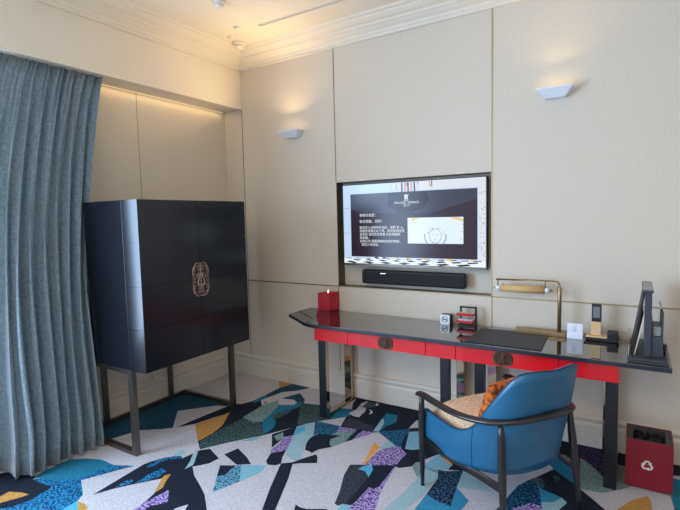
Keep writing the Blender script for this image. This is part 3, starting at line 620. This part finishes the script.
    ringp(.047,.050, math.pi, 2*math.pi, .005, 'ink'); ringp(.085,.075, math.pi*.92, math.pi*1.28, .009, 'ink'); ringp(.085,.075, -math.pi*.28, math.pi*.08, .009, 'ink')
    ringp(.05,.06, 0, math.pi, .003, 'ink'); ringp(.068,.082, .2, math.pi-.2, .003, 'pale2')
    for i in range(26):
        a = rnd.uniform(.1, math.pi-.1); q = rnd.uniform(.055,.08); rect(cx+q*math.cos(a)-.004, cz+q*math.sin(a), cx+q*math.cos(a)+.005, cz+q*math.sin(a)+.003, 'ink')
    rect(cx-.024, cz+.012, cx-.009, cz+.016, 'ink'); rect(cx+.009, cz+.012, cx+.024, cz+.016, 'ink'); rect(cx-.005, cz-.014, cx+.005, cz-.010, 'ink'); rect(cx-.012, cz-.028, cx+.012, cz-.025, 'ink')
    # crest
    for P in ([(1.762,1.800),(1.772,1.790),(1.783,1.803),(1.794,1.790),(1.805,1.801),(1.800,1.782),(1.766,1.782)], [(1.768,1.779),(1.798,1.779),(1.796,1.757),(1.788,1.757),(1.786,1.770),(1.780,1.770),(1.778,1.757),(1.770,1.757)]): quad(P, 'white')
    rect(1.762,1.749,1.804,1.753,'white')
    scr = g.build('screen', ms, t, fixn=False)
    # writing on the page
    cj = bpy.data.fonts.load(bpy.utils.resource_path('LOCAL')+'/datafiles/fonts/Noto Sans CJK Regular.woff2') if False else None
    def text(body, x, z, size, align='LEFT'):
        c = bpy.data.curves.new('writing', 'FONT'); c.body = body; c.size = size; c.align_x = align
        o = bpy.data.objects.new('tmp', c); COL.objects.link(o)
        bpy.context.view_layer.update()
        me = bpy.data.meshes.new_from_object(o.evaluated_get(bpy.context.evaluated_depsgraph_get()))
        bpy.data.objects.remove(o)
        for v in me.vertices: v.co = Vector((x+v.co.x, TVY-.0085, z+v.co.y))-Vector((1.8,.1,1.2))
        me.materials.clear(); me.materials.append(ms[ix['white']])
        q = bpy.data.objects.new('writing', me); COL.objects.link(q); q.parent = scr
    text('PALAZZO VERSACE', 1.785, 1.724, .025, 'CENTER')
    text('澳  門', 1.785, 1.700, .022, 'CENTER')
    text('尊敬的貴賓：', 1.337, 1.625, .030)
    text('歡迎蒞臨，您好！', 1.337, 1.572, .030)
    for i, ln in enumerate(('歡迎您入住我們的酒店，我們 衷 心', '感謝您選擇在此下榻，祝您旅途愉快', '並享受 我們為您準備 的各項服務', '及設施。', '如有任何 需要請隨時與我們聯繫，', '  祝您入住愉快。')):
        text(ln, 1.337, 1.520-.0295*i, .0268)
tv()
# soundbar
def soundbar():
    x0,x1,z0,z1 = 1.34,2.268,1.038,1.160
    t = thing('soundbar', 'long black soundbar mounted under the television', 'speaker', (1.8,.05,1.04))
    G().box((x0,.015,z0),(x1,.075,z1)).build('housing', blk, t, bevel=.018, seg=4)
    G().box((x0+.02,.011,z0+.014),(x1-.02,.0155,z1-.014)).build('grille', mat('speaker_cloth', s(26,26,32), .8, bump=.4, bscale=500), t, bevel=.002)
    g = G()
    for x, w_ in ((1.53,.05),): g.box((x,.0100,z1-.030),(x+w_,.0112,z1-.023))
    g.build('indicator', mat('indicator', (.9,.95,1), emit=.8), t)
    for x in (1.5, 2.1): G().box((x,.074,z0+.03),(x+.06,.1105,z1-.03)).build('wall_bracket', blk, t)
soundbar()
# ---------------------------------------------------------------- desk
ZT = .780
def desk():
    t = thing('writing_desk', 'long black glossy desk with red drawers standing along the wall', 'desk', (2.3,-.3,0))
    yf, yb = -.585, -.03
    # top: end at the left sweeps upward
    prof = [(.920,.822),(1.05,.800),(1.13,.787),(1.20,.781),(1.27,ZT),(3.57,ZT),(3.57,ZT-.028),(1.27,ZT-.028),(1.18,ZT-.028),(1.13,.758),(1.04,.777),(.920,.797)]
    g = G(); g.prism(prof, lambda u, v, d: (u, d, v), yf, yb)
    o = g.build('tabletop', [blackg, deskedge], t, bevel=.003)
    for v in o.data.vertices:      # the raised end is drawn in a little
        wx = v.co.x+t.location.x; wy = v.co.y+t.location.y
        f_ = (1.15-wx)/.23
        if wx < 1.149: v.co.y = (wy*(1-.14*f_) if wy < -.3 else wy-.16*f_*f_)-t.location.y
    for p in o.data.polygons: p.material_index = 0 if p.normal.z > .5 else 1
    ya = -.53; z0, z1 = .640, ZT-.030
    segs = [(1.20,1.512,0),(1.516,2.153,1),(2.157,2.369,0),(2.373,3.009,1),(3.013,3.325,0)]
    g = G(); g.box((1.205,ya+.012,z0+.002),(3.32,yb-.02,z1))
    lab(g.build('apron', redl, t, bevel=.001), 'red lacquer box under the top')
    for a, b, d in segs:
        q = G().box((a,ya,z0),(b,ya+.012,z1)).build('drawer' if d else 'front_panel', redl, t, bevel=.002)
        if d:
            xc = {1.516:1.842, 2.373:2.682}[a]; zc = .692
            for sgn in (-1, 1):
                g = G(); P = [(.001,-.040),(.025,-.043),(.048,-.034),(.060,-.014),(.060,.014),(.048,.034),(.025,.043),(.001,.040)]
                fn = lambda u, v, dd: (xc+sgn*u, ya-dd, zc+v)
                g.prism(P, fn, 0, .003, 1); rg = [fn(u,v,.004) for u, v in P]; g.tube(rg+[rg[0]], .003, 6)
                for k in range(5):
                    u = .018+.024*(k % 2); v = -.024+.012*k
                    g.tube([fn(u+.009*math.cos(j*.8), v+.009*math.sin(j*.8), .005) for j in range(9)], .0018, 5)
                g.tube([fn(.008+.008*math.sin(j), -.03+.012*j, .008) for j in range(6)], .004, 6)
                lab(g.build('handle', [mat('dark_bronze', s(122,98,72), .45, metal=.6), medalbg], q), 'openwork bronze drawer plate')
    for xl, wd in ((1.232,.066),(2.258,.062),(2.497,.064),(3.258,.066)):
        G().box((xl,-.525,0),(xl+wd,-.475,.641)).build('leg', [mat('leg_lacquer', s(18,22,30), .35)], t, bevel=.0015)
        if xl < 1.3: G().box((xl+wd,-.522,0),(xl+wd+.003,-.478,.64)).build('mirror_strip', mirror, t)
        G().box((xl-.03,-.085,0),(xl-.03+wd,-.045,.641)).build('leg', mirror, t, bevel=.0015)
        g = G(); g.box((xl+.02,-.475,0),(xl+wd-.004,-.085,.024)); g.build('floor_rail', mirror, t, bevel=.001)
desk()
# ---------------------------------------------------------------- things on the desk
def candle():
    x, y, z = 1.035, -.10, ZT
    rot = RZ(12); piv = (1.04,-.075,.9)
    t = thing('candle', 'square red candle with a small flame at the left end of the desk', 'candle', (1.06,-.085,ZT))
    z = ZT+.003
    # stands on the desk top where the end starts to rise
    g = G(); a,b,c,d = (.988,-.165),(1.098,-.140),(1.118,-.015),(1.008,-.040)
    h = z+.172
    o4 = [a,b,c,d]; cx = sum(p[0] for p in o4)/4; cy = sum(p[1] for p in o4)/4
    inn = [(cx+(p[0]-cx)*.82, cy+(p[1]-cy)*.82) for p in o4]
    vs = [(*p, z+.012) for p in o4]+[(*p, h) for p in o4]+[(*p, h) for p in inn]+[(*p, h-.012) for p in inn]
    g.add(vs, [(3,2,1,0)]+[(i,(i+1)%4,4+(i+1)%4,4+i) for i in range(4)]+[(4+i,4+(i+1)%4,8+(i+1)%4,8+i) for i in range(4)]+[(8+i,8+(i+1)%4,12+(i+1)%4,12+i) for i in range(4)]+[(12,13,14,15)])
    g.build('wax_body', candleM, t, bevel=.002)
    inn2 = [(cx+(p[0]-cx)*.94, cy+(p[1]-cy)*.94) for p in o4]
    g = G(); g.add([(p[0],p[1],ZT+.0005) for p in inn2]+[(p[0],p[1],z+.0125) for p in inn2], [(3,2,1,0),(4,5,6,7)]+[(i,(i+1)%4,4+(i+1)%4,4+i) for i in range(4)]); g.build('foot', blk, t)
    G().lathe([(.001,-.002),(.006,.004),(.008,.011),(.004,.024),(.0005,.034)], (cx,cy,h-.008), 12).build('flame', flameM, t)
candle()
def sign_cube():
    x0,x1,y,z = 2.112,2.186,-.115,ZT
    t = thing('no_smoking_sign', 'small white cube sign with a no-smoking symbol on the desk', 'sign', (2.15,-.08,ZT))
    G().box((x0,y,z),(x1,y+.008,z+.072)).build('face_plate', whiteM, t, bevel=.001)
    G().box((x0,y+.008,z),(x1,y+.075,z+.070)).build('block', blk, t, bevel=.001)
    cx, cz = (x0+x1)/2, z+.037
    g = G(); g.tube([(cx+.022*math.cos(a), y-.0005, cz+.022*math.sin(a)) for a in [j*math.pi/12 for j in range(25)]], .0026, 6)
    g.tube([(cx-.016,y-.0005,cz+.016),(cx+.016,y-.0005,cz-.016)], .0022, 6); g.box((cx-.014,y-.001,cz-.003),(cx+.012,y,cz+.003)); g.box((cx+.008,y-.001,cz+.003),(cx+.011,y,cz+.009))
    g.build('no_smoking_symbol', blackink, t)
sign_cube()
def rack():
    x0,x1 = 2.252,2.382; y0,y1 = -.13,-.05; z = ZT
    t = thing('desk_rack', 'small black rack with two red trays of notes and cards', 'rack', (2.3,-.09,z))
    g = G(); r_ = .007
    for x in (x0, x1-2*r_): g.box((x,y1-.02,z),(x+2*r_,y1-.004,z+.142))
    g.box((x0,y1-.02,z+.130),(x1,y1-.004,z+.142)); g.box((x0,y0,z),(x1,y1,z+.010)); g.build('frame', blk, t, bevel=.001)
    for zz, dx in ((z+.028,.006),(z+.082,0)):
        g = G(); a, b, c, d = x0-.002, x1-.008, y0-.012, y1-.022
        g.box((a,c,zz),(b,d,zz+.006)); g.box((a,c,zz+.006),(b,c+.005,zz+.020)); g.box((a,c,zz+.006),(a+.005,d,zz+.016)); g.box((b-.005,c,zz+.006),(b,d,zz+.016))
        g.build('tray', redplas, t, bevel=.001)
    o = G().box((x0+.005,y0,z+.035),(x1-.022,y1-.03,z+.052)).build('note_block', paper, None, bevel=.001); tag(o, 'block of white note paper in the lower red tray', 'note paper')
    o = G().box((x0+.010,y0,z+.089),(x1-.025,y1-.03,z+.098), rot=RY(6)).build('card_stack', mat('cream_card', s(226,196,140), .6), None); tag(o, 'cream cards lying in the upper red tray', 'cards')
rack()
o = G().add([(2.44,-.545,ZT+.0005),(2.915,-.545,ZT+.0005),(2.895,-.115,ZT+.0005),(2.435,-.145,ZT+.0005),(2.44,-.545,ZT+.007),(2.915,-.545,ZT+.007),(2.895,-.115,ZT+.007),(2.435,-.145,ZT+.007)], [(3,2,1,0),(4,5,6,7),(0,1,5,4),(1,2,6,5),(2,3,7,6),(3,0,4,7)]).build('desk_pad', greymat, bevel=.002)
tag(o, 'matt dark grey leather desk pad lying before the brass lamp', 'desk pad')
def lamp():
    t = thing('desk_lamp', 'brass desk lamp with a long horizontal tan shade', 'lamp', (2.85,-.11,ZT))
    G().box((2.672,-.155,ZT),(3.005,-.065,ZT+.030)).build('base', brass, t, bevel=.003)
    G().lathe([(.013,0),(.013,.30),(.010,.305)], (2.958,-.11,ZT+.03), 16).build('post', brass, t)
    pts = [(2.958,-.11,ZT+.33)]+[(2.958-.03+.03*math.cos(a), -.11, 1.124+.03*math.sin(a)) for a in [j*math.pi/2/6 for j in range(7)]]+[(2.535,-.11,1.150)]
    pts = [(2.958,-.11,ZT+.32),(2.957,-.11,1.118)]+pts[2:]
    G().tube(pts, .0065, 10).build('arm', brass, t)
    for x in (2.548, 2.866): G().tube([(x,-.11,1.152),(x,-.11,1.096)], .0045, 8).build('hanger', brass, t)
    g = G(); n = 14; R_ = .026
    pr = [(R_*math.cos(a), 1.088+R_*math.sin(a)) for a in [math.pi*2*j/n for j in range(n)]]
    g.prism(pr, lambda u, v, d: (d, -.11+u, v), 2.567, 2.862); q = g.build('shade', shadeM, t)
    for p in q.data.polygons: p.use_smooth = abs(p.normal.x) < .5
    for x0_, x1_ in ((2.535,2.567),(2.862,2.892)): G().tube([(x0_,-.11,1.088),(x1_,-.11,1.088)], .018, 14).build('tube_end', frost, t)
    for x0_, x1_ in ((2.518,2.535),(2.892,2.912)): G().tube([(x0_,-.11,1.088),(x1_,-.11,1.088)], [.005,.008], 10).build('knob', brass, t)
    for x in (2.585, 2.845): G().tube([(x,-.11,1.112),(x,-.11,1.124)], .004, 8).build('thumb_screw', brass, t)
lamp()
def card():
    a = RZ(-4)
    t = thing('table_card', 'white square table card standing between the lamp base and the telephone', 'card', (3.06,-.15,ZT))
    x0, y = 3.012, -.155
    g = G(); g.box((x0,y,ZT+.001),(x0+.093,y+.003,ZT+.103), rot=RX(-6)); g.build('panel', paper, t)
    g = G(); g.box((x0+.01,y+.006,ZT+.001),(x0+.083,y+.04,ZT+.004)); g.build('foot', paper, t)
    g = G(); rr = random.Random(2)
    for i in range(5):
        for j in range(5):
            if (i+j) % 2 == 0: continue
            xx = x0+.033+i*.005; zz = ZT+.048+j*.006
            g.box((xx,y-.0045+.0,zz),(xx+.003,y-.0035,zz+.004))
    g.box((x0+.036,y-.0068,ZT+.084),(x0+.056,y-.0058,ZT+.088)); g.box((x0+.040,y-.001,ZT+.018),(x0+.048,y-.0002,ZT+.030)); g.box((x0+.066,y-.001,ZT+.016),(x0+.074,y-.0002,ZT+.026)); g.box((x0+.016,y-.001,ZT+.016),(x0+.024,y-.0002,ZT+.026))
    g.build('print', mat('pale_ink', s(186,190,206), .8), t)
card()
def phone():
    t = thing('cordless_telephone', 'upright cordless telephone in a wood and black charging base', 'telephone', (3.19,-.12,ZT))
    z = ZT
    g = G(); g.prism([(3.123,z+.018),(3.12,z+.002),(3.303,z+.002),(3.30,z+.018),(3.313,z+.024),(3.11,z+.024)], lambda u, v, d: (u, d, v), -.165, -.06); g.build('charging_base', blk, t, bevel=.002)
    G().box((3.123,-.163,z+.024),(3.246,-.062,z+.034)).build('wood_plate', oak, t, bevel=.002)
    G().box((3.246,-.160,z+.024),(3.308,-.064,z+.062)).build('speaker_block', blk, t, bevel=.003)
    G().box((3.152,-.128,z+.034),(3.210,-.100,z+.122)).build('handset_grip', oak, t, bevel=.003)
    h = G().box((3.154,-.126,z+.122),(3.210,-.104,z+.238)).build('handset', blk, t, bevel=.003)
    G().box((3.162,-.1275,z+.148),(3.202,-.1258,z+.222)).build('display', lcd, h)
phone()
def stand():
    t = thing('leaflet_stand', 'tall graphite acrylic leaflet stand on a tray at the right end of the desk', 'stand', (3.46,-.33,ZT))
    z = ZT
    g = G(); g.box((3.362,-.560,z),(3.556,-.06,z+.010)); g.box((3.370,-.550,z+.010),(3.546,-.07,z+.024)); g.build('tray', gry, t, bevel=.003)
    G().box((3.440,-.485,z+.024),(3.474,-.42,1.165)).build('upright', gry, t, bevel=.002)
    G().box((3.444,-.42,z+.024),(3.462,-.12,1.155)).build('back_panel', gry, t, bevel=.001)
    q = G().box((3.427,-.50,1.165),(3.480,-.11,1.180)).build('cap', [gry], t, bevel=.002)
    lab(G().box((3.430,-.497,1.180),(3.477,-.113,1.183)).build('cap_plate', lcd, q), 'light grey plate on top')
    g = G(); g.prism([(3.378,z+.024),(3.392,z+.024),(3.440,1.15),(3.431,1.158)], lambda u, v, d: (u, d, v), -.475, -.15); lab(g.build('leaning_panel', blk, t), 'black leaning menu panel with pale edge')
    g = G(); g.prism([(3.393,z+.024),(3.399,z+.024),(3.438,1.0),(3.436,1.04)], lambda u, v, d: (u, d, v), -.47, -.16); g.build('leaflet', mat('cream_leaflet', s(206,196,178), .6), t)
    G().box((3.474,-.475,z+.024),(3.530,-.25,z+.140)).build('holder_box', gry, t, bevel=.002)
    g = G(); g.box((3.474,-.47,z+.14),(3.481,-.255,1.0)); g.build('holder_wall', gry, t, bevel=.001)
    g = G(); g.box((3.520,-.475,z+.14),(3.530,-.25,1.050)); g.build('holder_wall', gry, t, bevel=.001)
    G().box((3.484,-.455,z+.141),(3.518,-.30,.972)).build('leaflet', mat('grey_leaflet', s(150,154,156), .6), t)
    g = G(); g.prism([(3.520,1.050),(3.530,1.050),(3.519,1.090),(3.511,1.090)], lambda u, v, d: (u, d, v), -.47, -.26); g.build('clear_lip', glassM, t)
    G().box((3.366,-.50,z+.024),(3.370,-.16,z+.110)).build('clear_end', glassM, t)
    G().tube([(3.541,-.42,z+.024),(3.541,-.42,z+.085)], [.004,.010], 12).build('knob', blk, t)
stand()
# ---------------------------------------------------------------- waste bin
def bin_():
    x0,x1,y0,y1,h = 3.366,3.598,-.435,-.205,.290
    t = thing('waste_bin', 'crimson square waste bin with a white recycling symbol under the desk end', 'bin', (3.48,-.32,0))
    g = G(); w_ = .006
    g.box((x0,y0,.008),(x1,y0+w_,h)); g.box((x0,y1-w_,.008),(x1,y1,h)); g.box((x0,y0+w_,.008),(x0+w_,y1-w_,h)); g.box((x1-w_,y0+w_,.008),(x1,y1-w_,h))
    g.build('shell', binR, t)
    G().box((x0+w_,y0+w_,0),(x1-w_,y1-w_,.012)).build('bottom', rimM, t)
    g = G(); i = w_; r_ = .030; zt = h-.004
    a0,a1,b0,b1 = x0+i,x1-i,y0+i,y1-i
    g.box((a0,b0,zt-.05),(a1,b0+r_*.6,zt)); g.box((a0,b1-r_*.6,zt-.05),(a1,b1,zt)); g.box((a0,b0+r_*.6,zt-.05),(a0+r_,b1-r_*.6,zt)); g.box((a1-r_,b0+r_*.6,zt-.05),(a1,b1-r_*.6,zt))
    g.build('liner_frame', rimM, t)
    g = G(); rr = random.Random(6); n = 12
    vs = [(a0+r_+(a1-a0-2*r_)*i_/(n-1), b0+r_*.6+(b1-b0-1.2*r_)*j/(n-1), zt-.035+rr.uniform(-.025,.022)) for j in range(n) for i_ in range(n)]
    g.add(vs, [(j*n+i_, j*n+i_+1, (j+1)*n+i_+1, (j+1)*n+i_) for j in range(n-1) for i_ in range(n-1)], 0, True)
    g.build('bin_bag', bagM, t)
    # three chasing arrows
    cx, cz, y = 3.474, .147, y0-.001; g = G()
    for k in range(3):
        a = math.radians(90+120*k)
        def rt(u, v): return (cx+u*math.cos(a-math.pi/2)-v*math.sin(a-math.pi/2), cz+u*math.sin(a-math.pi/2)+v*math.cos(a-math.pi/2))
        P = [(-.019,.014),(-.010,.029),(.010,.029),(.016,.019),(.022,.022),(.019,.004),(.003,.010),(.009,.014),(.005,.020),(-.004,.020),(-.010,.009)]
        g.prism([rt(u,v) for u, v in P], lambda u, v, d: (u, d, v), y, y0)
    g.build('recycling_symbol', whiteM, t)
bin_()
# ---------------------------------------------------------------- armchair
CF = Vector((-.825,.565,0)); CR = Vector((.565,.825,0)); CC = Vector((2.755,-.94,0))
def W(a, b, z): return CC+CR*a+CF*b+Vector((0,0,z))
def catmull(P, n=6):
    out = []
    for i in range(len(P)-1):
        p0 = P[max(i-1,0)]; p1 = P[i]; p2 = P[i+1]; p3 = P[min(i+2,len(P)-1)]
        for j in range(n):
            t_ = j/n
            out.append(tuple(.5*(2*b+(c-a)*t_+(2*a-5*b+4*c-d)*t_*t_+(3*b-a-3*c+d)*t_**3) for a,b,c,d in zip(p0,p1,p2,p3)))
    out.append(tuple(P[-1])); return out
def chair():
    t = thing('armchair', 'blue leather armchair with black wood frame and woven seat at the desk', 'chair', (CC.x,CC.y,0))
    # legs
    for nm, top, bot in (('l',(-.325,.285,.575),(-.314,.30,0)),('r',(.325,.285,.575),(.314,.30,0)),('l',(-.222,-.262,.60),(-.236,-.30,0)),('r',(.255,-.25,.60),(.29,-.303,0))):
        p0, p1 = Vector(W(*bot)), Vector(W(*top))
        k = 8; fr = [i/k for i in range(k+1)]
        G().tube([p0.lerp(p1, f) for f in fr], [.011,.013,.0155,.018,.020,.021,.020,.017,.014], 14).build('leg', woodB, t)
    for sg in (-1, 1):
        a = W(sg*.318,.29,.295); b = W(sg*(.232 if sg < 0 else .274),-.28,.262)
        G().tube([a, b], .021, 12, flat=(.5,1.15)).build('stretcher', woodB, t)
    G().tube([W(-.31,.285,.275), W(.31,.285,.275)], .018, 10, flat=(.6,1)).build('stretcher', woodB, t)
    half = [(-.332,.312,.570),(-.330,.25,.576),(-.328,.15,.572),(-.322,0,.572),(-.300,-.13,.580),(-.255,-.245,.598),(-.17,-.32,.618),(-.06,-.355,.632),(0,-.36,.634)]
    P = half+[(-a,b,z) for a,b,z in half[-2::-1]]
    Q = catmull(P, 5); k = len(Q)
    fl_ = []
    for i in range(k):
        u = abs(i/(k-1)*2-1)      # 1 at the tips, 0 behind the back
        fl_.append((1.05, .62) if u > .45 else (1.6-.55*(u/.45), .82-.20*(u/.45)))
    G().tube([W(*q) for q in Q], [.016 if i in (0,k-1) else .024 for i in range(k)], 14, flat=fl_).build('arm_rail', woodB, t)
    # upholstered tub
    plan = [(-.296,.305),(-.298,.15),(-.294,.0),(-.272,-.11),(-.245,-.20),(-.19,-.262),(-.10,-.295),(0,-.303)]
    plan = plan+[(-a,b) for a,b in plan[-2::-1]]
    tops = [.468,.462,.466,.53,.70,.84,.868,.862]; tops = tops+tops[-2::-1]
    bots = [.27,.275,.285,.295,.305,.31,.315,.315]; bots = bots+bots[-2::-1]
    pl = catmull([(a,b,c,d) for (a,b),c,d in zip(plan,tops,bots)], 6)
    g = G(); NH = 12; th = .045; vo = []; vi = []; n = len(pl)
    for i,(a,b,zt,zb) in enumerate(pl):
        pa, pb = pl[max(i-1,0)], pl[min(i+1,n-1)]
        tx, ty = pb[0]-pa[0], pb[1]-pa[1]; L = math.hypot(tx,ty); nx, ny = -ty/L, tx/L
        if nx*(-a)+ny*(-b) < 0: nx, ny = -nx, -ny
        for j in range(NH+1):
            h = j/NH; z = zb+(zt-zb)*h
            back = max(0, -b)/.30
            lean = -.085*back*max(0, z-.45)/.35
            tuck = -.035*back*max(0, (.45-z)/.22)**1.3      # lower back tucks forward
            sc = 1+.06*max(0, z-.45)/.35
            bul = .010*math.sin(math.pi*h)
            A = a*sc*(1-.06*max(0,(.45-z)/.22)*back); B = b+lean-tuck
            vo.append(W(A-nx*bul, B-ny*bul, z)); tt = th*(1-.35*h)
            vi.append(W(A+nx*tt, B+ny*tt, z))
    m_ = NH+1; N = len(vo)
    fs = []
    for i in range(n-1):
        for j in range(NH):
            fs.append((i*m_+j,(i+1)*m_+j,(i+1)*m_+j+1,i*m_+j+1)); fs.append((N+i*m_+j,N+i*m_+j+1,N+(i+1)*m_+j+1,N+(i+1)*m_+j))
        fs.append((i*m_+NH,(i+1)*m_+NH,N+(i+1)*m_+NH,N+i*m_+NH)); fs.append((i*m_,N+i*m_,N+(i+1)*m_,(i+1)*m_))
    for i in (0,n-1):
        for j in range(NH): fs.append((i*m_+j,i*m_+j+1,N+i*m_+j+1,N+i*m_+j))
    g.add(vo+vi, fs, 0, True)
    tub = g.build('upholstered_shell', blueL, t)
    g = G(); g.tube([vo[i*m_+NH]*.6+vi[i*m_+NH]*.4+Vector((0,0,.001)) for i in range(n)], .0045, 6); g.build('piping', pipeM, tub)
    for ii in (3*6, n-1-3*6):
        g = G(); g.tube([vo[ii*m_+j]+(vo[ii*m_+j]-vi[ii*m_+j]).normalized()*.0006 for j in range(NH+1)], .0018, 5); g.build('seam', pipeM, tub)
    # underside and seat
    cb = [(p[0]*.93,p[1]*.93) for p in pl]
    g = G(); g.add([W(a*.96,b*.96,.300) for a,b in cb]+[W(a,b,.35) for a,b in cb], [list(range(n)), list(range(n,2*n))]+[(i,(i+1)%n,n+(i+1)%n,n+i) for i in range(n)]); g.build('seat_base', blueL, t)
    g = G(); M_ = 16; vs = []
    def se(u):    # rounded rectangle footprint
        return u
    for j in range(M_+1):
        for i in range(M_+1):
            u = -1+2*i/M_; v = -1+2*j/M_
            e = max(abs(u), abs(v)); crown_ = (1-u**4)*(1-v**4)
            fc = 1-.30*max(0, -v)**2.5
            vs.append(W(u*.246*fc*(1-.06*v*v), .050+v*.268*(1-.04*u*u), .450+.080*crown_**.5))
    k0 = len(vs)
    for j in range(M_+1):
        for i in range(M_+1):
            u = -1+2*i/M_; v = -1+2*j/M_; vs.append(W(u*.240*(1-.30*max(0, -v)**2.5), .050+v*.255, .345))
    q = M_+1; fs = []
    for j in range(M_):
        for i in range(M_):
            fs.append((j*q+i,j*q+i+1,(j+1)*q+i+1,(j+1)*q+i)); fs.append((k0+j*q+i,k0+(j+1)*q+i,k0+(j+1)*q+i+1,k0+j*q+i+1))
    ed = [(0,i) for i in range(q)]+[(j,M_) for j in range(1,q)]+[(M_,i) for i in range(M_-1,-1,-1)]+[(j,0) for j in range(M_-1,0,-1)]
    for a_,b_ in zip(ed, ed[1:]+ed[:1]): fs.append((a_[0]*q+a_[1], b_[0]*q+b_[1], k0+b_[0]*q+b_[1], k0+a_[0]*q+a_[1]))
    g.add(vs, fs, 0, True); g.build('seat_cushion', seatM, t)
chair()
def pillow():
    g = G(); n = 18; top = []; bot = []
    o = W(-.02, -.075, .60); up = (Vector((0,0,1))*.93+(-CF)*.36).normalized(); side = (CR*.985+CF*.12).normalized(); nr = side.cross(up).normalized()
    for j in range(n+1):
        for i in range(n+1):
            u = -1+2*i/n; v = -1+2*j/n
            ed = (1-u*u)*(1-v*v); h = .062*ed**.42
            pin = 1-.07*(1-abs(u))*abs(v)-.0; pin2 = 1-.07*(1-abs(v))*abs(u)
            p = o+side*u*.18*pin2+up*v*.155*pin
            top.append(p+nr*h); bot.append(p-nr*h)
    q = n+1; N = q*q; fs = []
    for j in range(n):
        for i in range(n):
            fs.append((j*q+i,j*q+i+1,(j+1)*q+i+1,(j+1)*q+i)); fs.append((N+j*q+i,N+(j+1)*q+i,N+(j+1)*q+i+1,N+j*q+i+1))
    g.add(top+bot, fs, 0, True)
    ob = g.build('throw_pillow', orangeM)
    bm = bmesh.new(); bm.from_mesh(ob.data); bmesh.ops.remove_doubles(bm, verts=bm.verts, dist=.0005); bmesh.ops.recalc_face_normals(bm, faces=bm.faces); bm.to_mesh(ob.data); bm.free()
    tag(ob, 'orange patterned cushion leaning in the blue armchair', 'cushion')
pillow()
